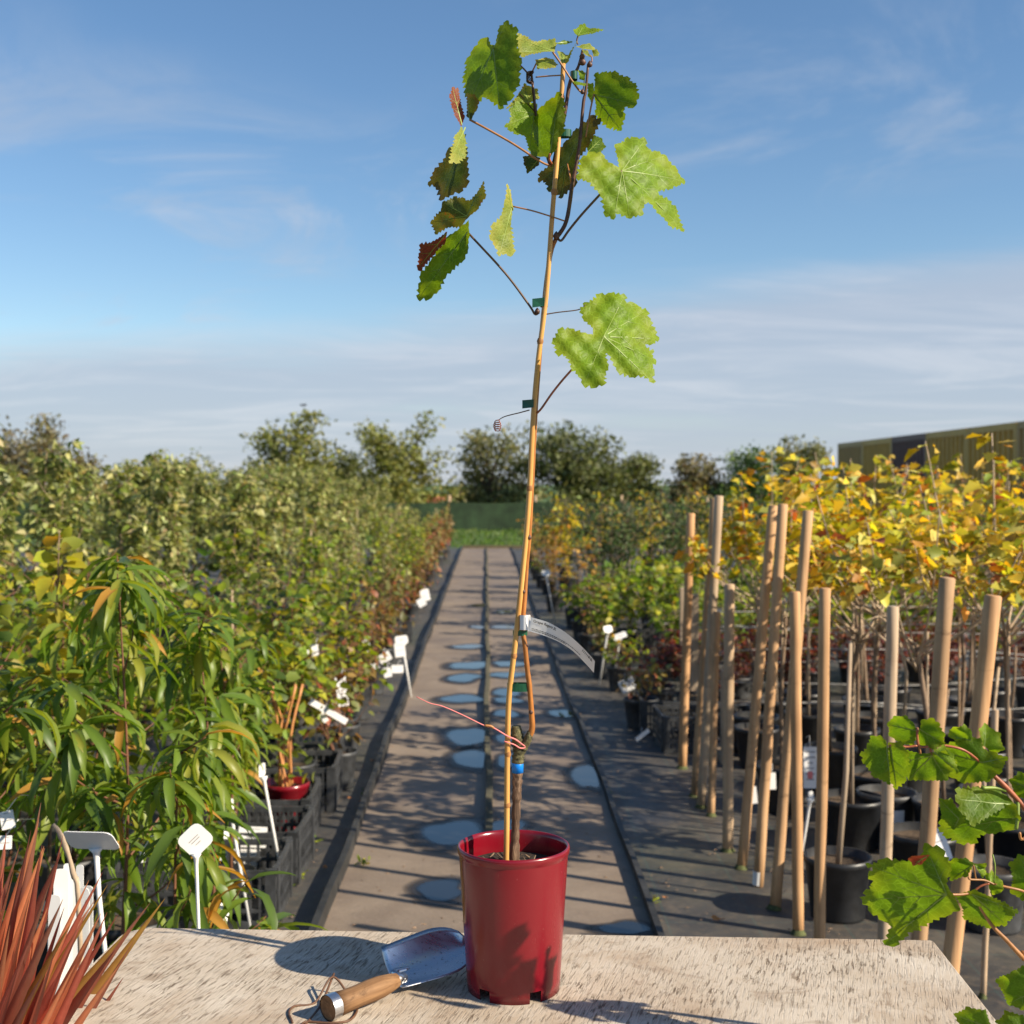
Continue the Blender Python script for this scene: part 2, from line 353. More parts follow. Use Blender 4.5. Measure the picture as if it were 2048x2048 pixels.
    n4 = tex_noise(nt, 7, 6, 0.7, dist=0.8); c = mixc(nt, ramp(nt, n4, [(0.50, 0.0), (0.70, 0.60)]), c, (0.155, 0.125, 0.090)); c = mixc(nt, ramp(nt, n2, [(0.54, 0.0), (0.72, 0.65)]), c, (0.15, 0.115, 0.08)); c = mixc(nt, ramp(nt, fb2, [(0.5, 0.0), (0.72, 0.45)]), c, (0.070, 0.078, 0.030))
    sp = N.new('ShaderNodeSeparateXYZ'); L.new(tc.outputs['Object'], sp.inputs[0])
    def grid(ch, per, off):
        a = N.new('ShaderNodeMath'); a.operation = 'ADD'; a.inputs[1].default_value = off; L.new(sp.outputs[ch], a.inputs[0])
        q = N.new('ShaderNodeMath'); q.operation = 'PINGPONG'; q.inputs[1].default_value = per / 2; L.new(a.outputs[0], q.inputs[0])
        return ramp(nt, q.outputs[0], [(0.0, 0.26), (0.003, 0.26), (0.0036, 0.0)])
    c = mixc(nt, grid(0, 0.30, 0.07), c, (0.05, 0.16, 0.14)); c = mixc(nt, grid(1, 0.30, 0.11), c, (0.05, 0.16, 0.14))
    L.new(c, b.inputs['Base Color']); L.new(ramp(nt, n, [(0.3, 0.40), (0.7, 0.75)]), b.inputs['Roughness']); bump(nt, b, fb, 0.4, 0.003); M['cover'] = m
    m, nt, N, L, b = newmat('worn_path_mat'); n = tex_noise(nt, 3.4, 7, 0.62, dist=0.3); n2 = tex_noise(nt, 55, 4, 0.65); n3 = tex_noise(nt, 1.1, 4, 0.6); st = tex_noise(nt, 1, 4, 0.6, stretch=(8, 60, 1))
    c = ramp(nt, n, [(0.25, (0.155, 0.116, 0.085)), (0.6, (0.235, 0.184, 0.138)), (0.8, (0.30, 0.235, 0.175))]); c = mixc(nt, ramp(nt, n3, [(0.48, 0.0), (0.72, 0.6)]), c, (0.115, 0.085, 0.065))
    c = mixc(nt, ramp(nt, n2, [(0.55, 0.0), (0.75, 0.5)]), c, (0.30, 0.235, 0.185)); c = mixc(nt, ramp(nt, st, [(0.58, 0.0), (0.72, 0.35)]), c, (0.10, 0.085, 0.075))
    L.new(c, b.inputs['Base Color']); L.new(ramp(nt, n3, [(0.3, 0.85), (0.7, 0.55)]), b.inputs['Roughness']); bump(nt, b, n2, 0.5, 0.004); M['path'] = m
    M['wet'] = m = plain('wet_mat', (0.026, 0.022, 0.019), 0.50, var=0.4, scale=9)
    def fade(m):
        nt = m.node_tree; N = nt.nodes; L = nt.links; at = N.new('ShaderNodeAttribute'); at.attribute_name = 'Col'; tr = N.new('ShaderNodeBsdfTransparent'); mx = N.new('ShaderNodeMixShader')
        L.new(at.outputs['Fac'], mx.inputs[0]); L.new(tr.outputs[0], mx.inputs[1]); L.new(N['Principled BSDF'].outputs[0], mx.inputs[2]); L.new(mx.outputs[0], N['Material Output'].inputs[0])
    fade(M['wet'])
    m, nt, N, L, b = newmat('puddle_water'); b.inputs['Base Color'].default_value = (0.012, 0.013, 0.014, 1); b.inputs['Roughness'].default_value = 0.03; b.inputs['IOR'].default_value = 1.4; b.inputs['Specular IOR Level'].default_value = 0.6
    wn = tex_noise(nt, 10, 2, 0.5); bump(nt, b, wn, 0.02, 0.002); M['water'] = m; fade(m)
    M['edging'] = plain('black_edging', (0.028, 0.028, 0.027), 0.6, var=0.5, scale=9, bmp=0.2)
    M['edging_top'] = wood('weathered_edging', (0.085, 0.080, 0.055), (0.16, 0.15, 0.10), 0.85, along=1)
    M['net'] = plain('green_windbreak', (0.026, 0.052, 0.020), 0.85, var=0.55, scale=2.2)
    def steelpaint(n_, c):
        m, nt, N, L, b = newmat(n_); a = tex_noise(nt, 2.2, 6, 0.65); s_ = tex_noise(nt, 1, 4, 0.6, stretch=(9, 9, 0.8))
        cc = ramp(nt, a, [(0.3, tuple(x * 0.8 for x in c)), (0.7, c)]); cc = mixc(nt, ramp(nt, s_, [(0.60, 0.0), (0.75, 0.6)]), cc, (0.085, 0.045, 0.022))
        L.new(cc, b.inputs['Base Color']); b.inputs['Roughness'].default_value = 0.5; return m
    M['box_yellow'] = steelpaint('container_olive', (0.66, 0.37, 0.055)); M['box_tan'] = steelpaint('container_tan', (0.52, 0.30, 0.085)); M['box_brown'] = steelpaint('container_brown', (0.15, 0.065, 0.050))
    M['roof'] = plain('red_tiles', (0.42, 0.13, 0.07), 0.8, var=0.25, scale=3); M['render'] = plain('house_wall', (0.55, 0.50, 0.45), 0.8, var=0.1)
    M['glass'] = plain('window_glass', (0.03, 0.035, 0.04), 0.1, var=0.1)
    M['bird'] = plain('bird_feathers', (0.02, 0.02, 0.02), 0.8, var=0.2)
    M['fallen'] = plain('fallen_leaf', (0.50, 0.20, 0.05), 0.6, var=0.3, scale=40)
    M['moss'] = plain('moss', (0.075, 0.085, 0.028), 0.9, var=0.5, scale=60, bmp=0.5)
mats()

# ------------------------------------------------------------------ ground, path, puddles
ground = link('ground', mesh('ground', [(-700, -60, -0.012), (700, -60, -0.012), (700, 1300, -0.012), (-700, 1300, -0.012)], [(0, 1, 2, 3)]), M['grass']); tag(ground, kind='structure')
fab = link('ground_cover', mesh('ground_cover', [(-14, -4, 0), (8.6, -4, 0), (8.6, 29.9, 0), (-14, 29.9, 0)], [(0, 1, 2, 3)]), M['cover']); tag(fab, kind='structure')

def ribbon(u0, u1, y0, y1, z, n=60):
    v = []; f = []
    for i in range(n + 1):
        y = y0 + (y1 - y0) * i / n; w = 0.006 * math.sin(y * 3.1) + 0.004 * math.sin(y * 7.3)
        v += [U(u0 + w, y, z), U(u1 + w * 0.6, y, z)]
        if i: q = 2 * i; f.append((q - 2, q - 1, q + 1, q))
    return v, f
UL, UR, YE = -0.55, 0.565, 29.6
v, f = ribbon(UL, UR, -3.5, YE, 0.005)
path = link('path', mesh('path', v, f), M['path']); tag(path, kind='structure')
def edging(u, h, t, mat, y0=-3.5, y1=YE):
    n = 70; v = []; f = []
    for i in range(n + 1):
        y = y0 + (y1 - y0) * i / n; w = 0.007 * math.sin(y * 1.3 + u * 9) + 0.004 * math.sin(y * 4.1 + u); dz = 0.006 * math.sin(y * 2.3 + u * 5)
        for (a, z) in ((-t / 2, 0.0), (-t / 2, h), (t / 2, h), (t / 2, 0.0)): v.append(U(u + w + a, y, z + (dz if z else 0)))
        if i:
            q = 4 * i
            for k in range(3): f.append((q - 4 + k, q - 4 + k + 1, q + k + 1, q + k))
    f += [(0, 1, 2, 3), (4 * n + 3, 4 * n + 2, 4 * n + 1, 4 * n)]
    return link('edging_board', mesh('edging_board', v, f), mat, path)
edging(UL - 0.012, 0.060, 0.024, M['edging']); edging(UR + 0.012, 0.036, 0.022, M['edging']); edging(0.008, 0.040, 0.030, M['edging_top'])
b_ = MB(); b_.box((U(UL, 29.6).x, 29.6, 0), (U(UR, 29.6).x + 0.4, 29.72, 0.07)); link('edging_board', b_.mesh('cross_edging'), M['edging_top'], path)

def gpt(px, py):
    d = CAMH * F / (py - 967); return Vector(((px - 1024) / F * d, d, 0))
def blob(c, rx, ry, z, seed, lo, hi, inner, n=40):
    r = random.Random(seed); ph = [r.uniform(0, 6.28) for _ in range(5)]; am = [0.13, 0.07, 0.05, 0.03, 0.02]
    v = [(min(max(c.x, lo), hi), c.y, z)]; al = [1.0]; f = []
    for t, a_ in ((inner, 1.0), (inner + (1 - inner) * 0.5, 0.55), (1.0, 0.0)):
        for k in range(n):
            w = 2 * math.pi * k / n; s = t * (1 + sum(am[j] * math.sin((j + 2) * w + ph[j]) for j in range(5)))
            v.append((min(max(c.x + rx * s * math.cos(w), lo), hi), c.y + ry * s * math.sin(w), z)); al.append(a_)
    for k in range(n):
        f.append((0, 1 + k, 1 + (k + 1) % n))
        for q in (0, n): f.append((1 + q + k, 1 + q + n + k, 1 + q + n + (k + 1) % n, 1 + q + (k + 1) % n))
    me = mesh('puddle', v, f); at = me.color_attributes.new('Col', 'FLOAT_COLOR', 'POINT'); at.data.foreach_set('color', [q for a_ in al for q in (a_, a_, a_, 1.0)]); return me
PUD = [(936, 1295, 34, 4), (940, 1333, 38, 8), (927, 1358, 33, 8), (924, 1400, 38, 9), (940, 1476, 44, 19), (944, 1521, 42, 17), (905, 1670, 70, 22), (1020, 1330, 30, 6), (1015, 1352, 34, 6), (1012, 1388, 26, 8), (1016, 1403, 30, 6), (1012, 1430, 24, 8), (1124, 1430, 26, 8), (1172, 1556, 26, 26), (1018, 1478, 24, 12), (1016, 1524, 22, 14), (1010, 1256, 26, 4), (955, 1256, 14, 3), (1250, 1862, 46, 14), (880, 1785, 50, 20), (1010, 1660, 46, 16), (960, 1212, 16, 3), (1008, 1225, 18, 3)]
for i, (px, py, hw, hh) in enumerate(PUD):
    c = gpt(px, py); rx = hw / F * c.y; ry = abs(gpt(px, py - hh).y - gpt(px, py + hh).y) / 2
    # keep inside its strip
    if px < 968: hi = -0.012 + VP * c.y; lo = UL + 0.01 + VP * c.y
    else: lo = 0.026 + VP * c.y; hi = UR - 0.002 + VP * c.y
    wetp = blob(c, rx * 1.6, ry * 1.6, 0.0075, i, lo, hi, 0.66); wat = blob(c, rx * 1.05, ry * 1.05, 0.010, i, lo, hi, 0.80)
    p = link('puddle', wat, M['water']); tag(p, kind='structure'); link('wet_margin', wetp, M['wet'], p)

gr = MB(); r_g = random.Random(31)
for k in range(900):
    y = 3.2 + 9 * r_g.random() ** 1.6; u = r_g.uniform(UL - 0.25, UR + 0.7); q = r_g.uniform(0.003, 0.010); c = U(u, y, 0.006); a = r_g.uniform(0, 6.28)
    e1 = Vector((math.cos(a), math.sin(a), 0)) * q; e2 = Vector((-math.sin(a), math.cos(a), 0)) * q * r_g.uniform(0.3, 0.8); t = Vector((0, 0, q * 0.4))
    gr.add([c + e1, c + e2, c - e1, c - e2, c + t], [(0, 1, 4), (1, 2, 4), (2, 3, 4), (3, 0, 4)])
go_ = link('grit', gr.mesh('grit'), plain('grit', (0.20, 0.13, 0.08), 0.9, var=0.7, scale=7)); tag(go_, 'scattered dry leaf crumbs and grit on path and ground cover', 'grit', kind='stuff')
# ------------------------------------------------------------------ plants: leaf clouds
def rows(prof, fold):
    V = [(0, 0, 0)]; Fc = []
    for u, w in prof[1:-1]: V += [(u, -w, fold * w), (u, 0, 0), (u, w, fold * w)]
    V.append((1, 0, 0)); n = len(prof) - 2
    Fc += [(0, 2, 1), (0, 3, 2)]
    for i in range(n - 1):
        a = 1 + 3 * i
        Fc += [(a, a + 1, a + 4, a + 3), (a + 1, a + 2, a + 5, a + 4)]
    a = 1 + 3 * (n - 1); t = len(V) - 1
    Fc += [(a, a + 1, t), (a + 1, a + 2, t)]
    return np.array(V, float), Fc
TEMPL = {'lance': rows([(0, 0), (.22, .75), (.5, 1), (.8, .5), (1, 0)], 0.35),
         'oval': rows([(0, 0), (.25, .9), (.65, .85), (1, 0)], 0.25),
         'lobe': (np.array([(0.12, 0, 0), (-.05, -.45, .05), (.30, -.62, .10), (.36, -.95, .16), (.55, -.60, .05), (.72, -.52, .02), (1, 0, -.05), (.72, .52, .02), (.55, .60, .05), (.36, .95, .16), (.30, .62, .10), (-.05, .45, .05)], float),
                  [(0, i, i + 1) for i in range(1, 11)])}
def leaf_cloud(name, pts, dirs, ups, L, W, templ, cols, bend=0.3):
    T, Fc = TEMPL[templ]; n = len(pts); nv = len(T)
    pts = np.asarray(pts); d = np.asarray(dirs); d = d / np.linalg.norm(d, axis=1, keepdims=True)
    u = np.asarray(ups); s = np.cross(d, u); s /= np.linalg.norm(s, axis=1, keepdims=True) + 1e-9; u = np.cross(s, d)
    L = np.asarray(L)[:, None, None]; W = np.asarray(W)[:, None, None]; bd = np.asarray(bend if np.ndim(bend) else np.full(n, bend))[:, None, None]
    t = T[None]; uu = t[..., 0:1]
    co = pts[:, None] + d[:, None] * uu * L + s[:, None] * t[..., 1:2] * W * 0.5 + u[:, None] * (t[..., 2:3] * W * 0.5 - bd * uu ** 2 * L)
    me = bpy.data.meshes.new(name); me.vertices.add(n * nv); me.vertices.foreach_set('co', co.reshape(-1))
    fl = []; st = []; tot = []; k = 0
    for q in Fc: st.append(k); tot.append(len(q)); fl += q; k += len(q)
    fl = np.array(fl); off = (np.arange(n) * nv)[:, None]
    me.loops.add(n * k); me.loops.foreach_set('vertex_index', (fl[None] + off).reshape(-1))
    me.polygons.add(n * len(Fc)); me.polygons.foreach_set('loop_start', (np.array(st)[None] + (np.arange(n) * k)[:, None]).reshape(-1))
    try: me.polygons.foreach_set('loop_total', np.tile(tot, n))
    except Exception: pass
    me.polygons.foreach_set('use_smooth', np.ones(n * len(Fc), bool))
    at = me.color_attributes.new('Col', 'FLOAT_COLOR', 'POINT')
    cc = np.ones((n, nv, 4)); cc[..., :3] = np.asarray(cols)[:, None]
    at.data.foreach_set('color', cc.reshape(-1)); me.update(calc_edges=True); me.validate(); return me
def pick(pal, n, g, var=0.22):
    w = np.array([p[1] for p in pal], float); idx = g.choice(len(pal), n, p=w / w.sum()); c = np.array([p[0] for p in pal])[idx]
    return np.clip(c * (1 + g.normal(0, var, (n, 1))) * (1 + g.normal(0, 0.06, (n, 3))), 0.003, 0.95)

def skeleton(r, h, nb, spread, z0, lean=0.04, up=1.0, r0=0.008, multi=1):
    """leader(s) and side branches as polylines with radii"""
    lines = []
    for m in range(multi):
        a = r.uniform(0, 6.28); off = Vector((math.cos(a), math.sin(a), 0)) * (spread * 0.55 * (m > 0)); hh = h * (1 if m == 0 else r.uniform(0.75, 0.98))
        top = Vector((r.uniform(-lean, lean), r.uniform(-lean, lean), hh)) + off
        mid = Vector((r.uniform(-lean, lean), r.uniform(-lean, lean), 0)) * 0.6 + off * 0.6; mid.z = hh * 0.5
        L_ = cr([Vector((0, 0, 0)) + off * 0.05, mid, top], 6); lines.append((L_, r0, r0 * 0.25))
        for k in range(nb):
            t = z0 + (0.97 - z0) * (k + r.random()) / nb; i = min(int(t * (len(L_) - 1)), len(L_) - 2); p = L_[i].lerp(L_[i + 1], t * (len(L_) - 1) - i)
            a = r.uniform(0, 6.28); ln = spread * (1.15 - 0.75 * t) * r.uniform(0.6, 1.25)
            d = Vector((math.cos(a), math.sin(a), 0)) * ln
            lines.append((cr([p, p + d * 0.5 + Vector((0, 0, ln * 0.35 * up)), p + d + Vector((0, 0, ln * up * r.uniform(0.5, 1.1)))], 4), r0 * 0.5, r0 * 0.18))
    return lines
def stem_mesh(name, lines, seg=5):
    b = MB()
    for L_, a, c in lines: b.tube(L_, [a + (c - a) * i / (len(L_) - 1) for i in range(len(L_))], seg)
    return b.mesh(name, True)
def leaves_on(lines, n, g, zmin, off=0.03, droop=0.2, lead_w=1.0):
    segs = []; wts = []
    for j, (L_, a, c) in enumerate(lines):
        for i in range(len(L_) - 1):
            if L_[i + 1].z > zmin: segs.append((L_[i], L_[i + 1])); wts.append((L_[i + 1] - L_[i]).length * (lead_w if a > lines[0][1] * 0.7 else 1.0) * (0.5 + 0.5 * i / len(L_)))
    A = np.array([s[0] for s in segs]); B = np.array([s[1] for s in segs]); w = np.array(wts); idx = g.choice(len(segs), n, p=w / w.sum()); t = g.random((n, 1))
    p = A[idx] + (B[idx] - A[idx]) * t; ax = B[idx] - A[idx]; ax /= np.linalg.norm(ax, axis=1, keepdims=True) + 1e-9
    d = g.normal(0, 1, (n, 3)); d -= ax * (d * ax).sum(1, keepdims=True); d /= np.linalg.norm(d, axis=1, keepdims=True) + 1e-9
    d = d + ax * 0.45; d[:, 2] -= droop * g.random(n) * 2
    return p + d * (g.random((n, 1)) * off), d
def pot_mesh(r0, r1, h, seg=20):
    b = MB(); b.lathe([(0.0, 0.004), (r0, 0.0), (r0 * 1.01, 0.01), (r1 * 0.97, h * 0.88), (r1 * 1.02, h * 0.90), (r1 * 1.03, h), (r1 * 0.97, h), (r1 * 0.95, h * 0.86), (0.0, h * 0.84)], seg); me = b.mesh('pot', True); nf = len(me.polygons); me.polygons.foreach_set('material_index', [0] * (nf - seg) + [1] * seg); return me
POT = {}
def pot(r0, r1, h, mat=None):
    mat = mat or ('black_dusty' if int(r0 * 1e4) % 3 == 0 else 'black'); k = (r0, r1, h, mat)
    if k not in POT: POT[k] = pot_mesh(r0, r1, h); POT[k].materials.append(M[mat]); POT[k].materials.append(M['soil_dry'])
    return POT[k]

def shrub(name, seed, h, z0, spread, nb, n, L, W, templ, pal, leafmat, stemmat, potr=0.10, poth=0.2, droop=0.25, bend=0.3, multi=1, r0=0.007, up=1.0, off=0.04, cane=False, label=None, cat=None, group=None, lead_w=1.0, lean=0.05):
    r = random.Random(seed); g = np.random.default_rng(seed)
    root = empty(name); tag(root, label, cat, group)
    if potr: link('pot', pot(potr * 0.78, potr, poth), M['black_dusty'] if r.random() < 0.4 else M['black'], root)
    lines = [([p + Vector((0, 0, poth * 0.8)) for p in L_], a, c) for L_, a, c in skeleton(r, h - poth * 0.8, nb, spread, z0, multi=multi, r0=r0, up=up, lean=lean)]
    link('stem', stem_mesh('stem', lines), stemmat, root)
    p, d = leaves_on(lines, n, g, z0 * h, off, droop, lead_w); ups = np.tile([0, 0, 1.0], (n, 1)) + g.normal(0, 0.55, (n, 3))
    sz = g.uniform(0.6, 1.25, n)
    fo = link('foliage', leaf_cloud('foliage', p, d, ups, L * sz, W * sz, templ, pick(pal, n, g), bend * g.uniform(0.2, 1.8, n)), leafmat, root); fo['kind'] = 'stuff'
    if cane:
        b = MB(); b.tube([(0.02, 0.01, 0.02), (0.015, 0.0, h * 0.92)], 0.006, 6); link('cane', b.mesh('cane', True), M['twig_pale'], root)
    return root
def place(protos, spots, smin=0.9, smax=1.12, seed=1, used=None):
    """the first spots take the prototypes themselves, the rest take copies"""
    r = random.Random(seed); used = set() if used is None else used; out = []
    for i, s_ in enumerate(spots):
        k = i % len(protos) if i < len(protos) else r.randrange(len(protos)); o = protos[k]
        if k in used: o = copy_tree(o)
        used.add(k)
        if len(s_) > 3: o['label'] = s_[3]
        x, y = s_[0], s_[1]; hs = s_[2] if len(s_) > 2 else r.uniform(smin, smax)
        o.location = (x, y, 0.0); o.rotation_euler = (0, 0, r.uniform(0, 6.28)); o.scale = (r.uniform(0.9, 1.15),) * 2 + (hs,); out.append(o)
    return out

PAL_APPLE = [((0.26, 0.28, 0.075), 4), ((0.16, 0.20, 0.036), 4), ((0.44, 0.42, 0.17), 3.4), ((0.085, 0.12, 0.026), 2), ((0.30, 0.20, 0.06), 0.25)]
PAL_CURR = [((0.21, 0.26, 0.016), 4), ((0.13, 0.20, 0.016), 3), ((0.33, 0.32, 0.022), 2), ((0.40, 0.30, 0.03), 0.4), ((0.06, 0.10, 0.015), 2)]
PAL_DARK = [((0.045, 0.075, 0.022), 5), ((0.07, 0.11, 0.03), 3), ((0.16, 0.19, 0.07), 1.2), ((0.025, 0.045, 0.015), 2)]
PAL_BRIGHT = [((0.18, 0.24, 0.018), 4), ((0.105, 0.165, 0.016), 3), ((0.32, 0.33, 0.030), 2), ((0.48, 0.32, 0.03), 0.4)]
PAL_YEL = [((0.60, 0.43, 0.020), 4), ((0.42, 0.40, 0.030), 3.8), ((0.58, 0.28, 0.030), 1.2), ((0.24, 0.29, 0.025), 3.0), ((0.38, 0.10, 0.03), 0.5), ((0.70, 0.58, 0.12), 1.3)]
PAL_RED = [((0.16, 0.030, 0.022), 4), ((0.075, 0.022, 0.020), 4), ((0.26, 0.06, 0.03), 1.5), ((0.11, 0.075, 0.03), 1.5), ((0.30, 0.16, 0.10), 0.7)]
PAL_BROWN = [((0.22, 0.12, 0.05), 3), ((0.30, 0.21, 0.06), 2), ((0.13, 0.11, 0.035), 3), ((0.33, 0.10, 0.05), 1), ((0.18, 0.20, 0.06), 2)]
PAL_GOLD = [((0.42, 0.36, 0.020), 4), ((0.30, 0.30, 0.025), 3), ((0.48, 0.27, 0.03), 1)]
PAL_FAR = [((0.16, 0.175, 0.026), 4), ((0.105, 0.12, 0.022), 3), ((0.25, 0.24, 0.05), 2)]
PAL_FARD = [((0.085, 0.105, 0.022), 4), ((0.058, 0.074, 0.018), 3), ((0.14, 0.15, 0.035), 1.5)]
PAL_FARP = [((0.17, 0.17, 0.060), 4), ((0.12, 0.13, 0.040), 3), ((0.22, 0.20, 0.085), 2)]
PAL_FARB = [((0.15, 0.105, 0.045), 3), ((0.11, 0.10, 0.035), 3), ((0.18, 0.15, 0.06), 2)]

# ---- apple trees in rows on the crate side of the path
apples = [shrub('apple_tree', 100 + i, 1.78, 0.28, 0.30, 14, 880, 0.062, 0.033, 'oval', PAL_APPLE, M['leaf_pale'], M['twig'], potr=0.13, poth=0.24, droop=0.5, bend=0.45, r0=0.010, up=1.2,
                label='tall young apple tree with pale green leaves in a black pot behind the crates', cat='tree', group='potted apple trees beside the crates') for i in range(6)]
sp = []
r_ = random.Random(3)
ROW = ['first', 'second', 'third', 'fourth', 'fifth', 'sixth']
for j, (u, y0, y1, st, hh) in enumerate(((-2.1, 6.6, 27, 1.15, 0.93), (-2.75, 6.0, 27, 1.15, 1.02), (-3.45, 6.6, 28, 1.4, 1.06), (-4.2, 8.5, 28, 1.9, 1.05), (-5.1, 11.5, 29, 2.4, 1.08), (-6.2, 15, 29, 2.6, 1.08))):
    y = y0
    while y < y1:
        sp.append((u + VP * y + r_.uniform(-.15, .15), y + r_.uniform(-.2, .2), hh * 0.90 * r_.uniform(0.88, 1.1), 'tall pale green potted apple tree in the %s apple row counted from the path' % ROW[j])); y += st * r_.uniform(0.85, 1.2)
place(apples, sp, seed=4)
# ---- lower mixed fruit bushes nearer the path
low = [shrub('fruit_bush', 130 + i, 1.12, 0.25, 0.26, 7, 330, 0.052, 0.034, 'oval', PAL_APPLE if i < 2 else PAL_CURR, M['leaf_pale'] if i < 2 else M['leaf'], M['twig'], potr=0.11, poth=0.2, droop=0.35, multi=3, r0=0.006, cane=(i == 1),
             label='waist high leafy fruit bush in a black pot in front of the apple trees', cat='bush', group='fruit bushes in front of the apple trees') for i in range(4)]
sp = []
for u, y0, y1, st, hh, lb in ((-1.55, 6.6, 27, 1.1, 1.0, 'waist high leafy fruit bush in the row directly before the apple trees'), (-1.08, 8.4, 28, 1.2, 0.80, 'knee high leafy fruit bush in the row behind the brown leaved bushes')):
    y = y0
    while y < y1: sp.append((u + VP * y + r_.uniform(-.1, .1), y + r_.uniform(-.2, .2), hh * r_.uniform(0.85, 1.15), lb)); y += st * r_.uniform(0.85, 1.2)
place(low, sp, seed=5)
# ---- yellow-green currant bushes behind the peaches
curr = [shrub('currant_bush', 150 + i, 1.10, 0.22, 0.30, 8, 420, 0.058, 0.042, 'oval', PAL_CURR, M['leaf'], M['twig_red'], potr=0.11, poth=0.2, multi=4, r0=0.006, droop=0.3,
              label='bushy yellow green currant plant behind the drooping peach saplings', cat='bush', group='currant bushes behind the peach saplings') for i in range(4)]
place(curr, [(-1.55, 4.5, 1.0), (-1.15, 4.9, 0.92), (-2.05, 4.7, 1.05), (-1.75, 5.3, 1.08), (-1.3, 5.6, 1.0), (-2.3, 5.5, 1.1), (-2.85, 5.6, 1.1), (-1.05, 6.1, 0.88), (-1.25, 6.9, 0.95), (-1.0, 7.4, 0.75), (-2.6, 4.9, 1.05), (-2.1, 6.1, 1.0), (-1.6, 6.3, 1.0), (-1.9, 3.9, 0.95), (-1.55, 3.75, 0.9), (-2.5, 6.4, 1.05), (-3.1, 6.2, 1.1)], seed=6)
yl = shrub('yellow_sapling', 171, 1.36, 0.60, 0.09, 4, 60, 0.078, 0.05, 'oval', PAL_GOLD, M['leaf_autumn'], M['twig'], potr=0.11, poth=0.2, droop=0.5,
           label='single slim sapling with bright yellow leaves among the green bushes', cat='sapling'); yl.location = P(96, 1100, 3.9).xy.to_3d()
# red and brown leaved plants at the path side of that bed
brown = [shrub('autumn_bush', 180 + i, 0.62, 0.2, 0.22, 6, 150, 0.055, 0.036, 'oval', PAL_BROWN, M['leaf_autumn'], M['twig_red'], potr=0.10, poth=0.19, multi=3, r0=0.005,
               label='small bush with red and brown autumn leaves beside the path edging', cat='bush', group='brown leaved bushes along the path') for i in range(3)]
sp = [(-0.86, 6.35, 0.95), (-0.92, 7.0, 1.0)]
y = 8.2
while y < 28: sp.append((U(-0.84, y).x + r_.uniform(-.06, .06), y, r_.uniform(0.75, 1.25) * (1 + 0.02 * (y - 8)))); y += r_.uniform(0.8, 1.5)
place(brown, sp, seed=7)

# ---- the posts' side of the path
bright = [shrub('green_bush', 200 + i, 0.78, 0.25, 0.34, 8, 420, 0.062, 0.048, 'oval', PAL_BRIGHT, M['leaf'], M['twig_pale'], potr=0.12, poth=0.21, multi=4, r0=0.006,
                label='leafy bright green bush in a black pot beyond the wooden stakes', cat='bush', group='bright green bushes beyond the stakes') for i in range(4)]
sp = [(U(0.98, 10.6).x, 10.6, 0.92), (U(1.5, 10.4).x, 10.4, 0.98), (U(1.25, 11.3).x, 11.3, 1.05), (U(1.85, 11.0).x, 11.0, 1.0), (U(2.3, 10.6).x, 10.6, 1.05), (U(2.8, 11.2).x, 11.2, 1.12), (U(3.4, 10.8).x, 10.8, 1.1), (U(4.0, 11.2).x, 11.2, 1.15), (U(4.7, 11.0).x, 11.0, 1.1), (U(2.5, 12).x, 12, 1.15), (U(3.2, 12.2).x, 12.2, 1.2), (U(5.2, 12).x, 12, 1.15), (U(1.6, 12).x, 12, 1.0)] + [(U(u, 9.75).x, 9.75, h_) for u, h_ in ((1.55, 0.80), (1.95, 0.84), (2.35, 0.86), (2.8, 0.9), (3.3, 0.9), (3.8, 0.92), (4.4, 0.92))]
place(bright, sp, seed=8)
dark = [shrub('evergreen_bush', 220 + i, 1.34, 0.18, 0.36, 10, 620, 0.055, 0.032, 'oval', PAL_DARK, M['leaf_dark'], M['twig'], potr=0.14, poth=0.24, multi=4, r0=0.007,
              label='tall dark green glossy bush standing behind the bright green bushes', cat='bush', group='dark evergreen bushes') for i in range(4)]
sp = []
for (u, y, h_) in ((1.15, 13.2, 0.95), (1.7, 13.0, 1.0), (2.2, 13.4, 1.05), (2.7, 13.2, 1.05), (3.3, 13.6, 1.0), (1.4, 14.3, 1.0), (2.0, 14.5, 1.08), (3.0, 14.6, 1.05), (3.9, 14.0, 1.0), (4.6, 14.2, 1.02), (5.4, 14.5, 1.0), (1.7, 16, 1.02), (2.5, 16.2, 1.05), (1.25, 20, 0.95), (1.5, 23, 0.95)): sp.append((U(u, y).x, y, h_))
place(dark, sp, seed=9)
gold = [shrub('golden_bush', 240 + i, 1.2, 0.2, 0.34, 9, 420, 0.065, 0.05, 'oval', PAL_GOLD, M['leaf_autumn'], M['twig'], potr=0.14, poth=0.24, multi=4,
              label='golden yellow leaved bush behind the dark evergreens', cat='bush', group='golden bushes behind the evergreens') for i in range(2)]
place(gold, [(U(1.1, 17.2).x, 17.2, 1.08), (U(1.6, 18).x, 18, 1.12), (U(2.2, 18).x, 18, 1.15), (U(2.9, 18.5).x, 18.5, 1.15), (U(3.6, 18.2).x, 18.2, 1.1)], seed=10)
brn2 = [shrub('orange_sapling', 250 + i, 0.95, 0.18, 0.2, 8, 200, 0.055, 0.036, 'oval', [((0.36, 0.20, 0.05), 3), ((0.42, 0.28, 0.06), 2), ((0.20, 0.12, 0.06), 2), ((0.22, 0.22, 0.06), 1)], M['leaf_autumn'], M['twig'], potr=0.11, poth=0.21, multi=2,
              label='slender sapling with orange brown leaves at the path side of the evergreens', cat='sapling', group='orange brown saplings') for i in range(2)]
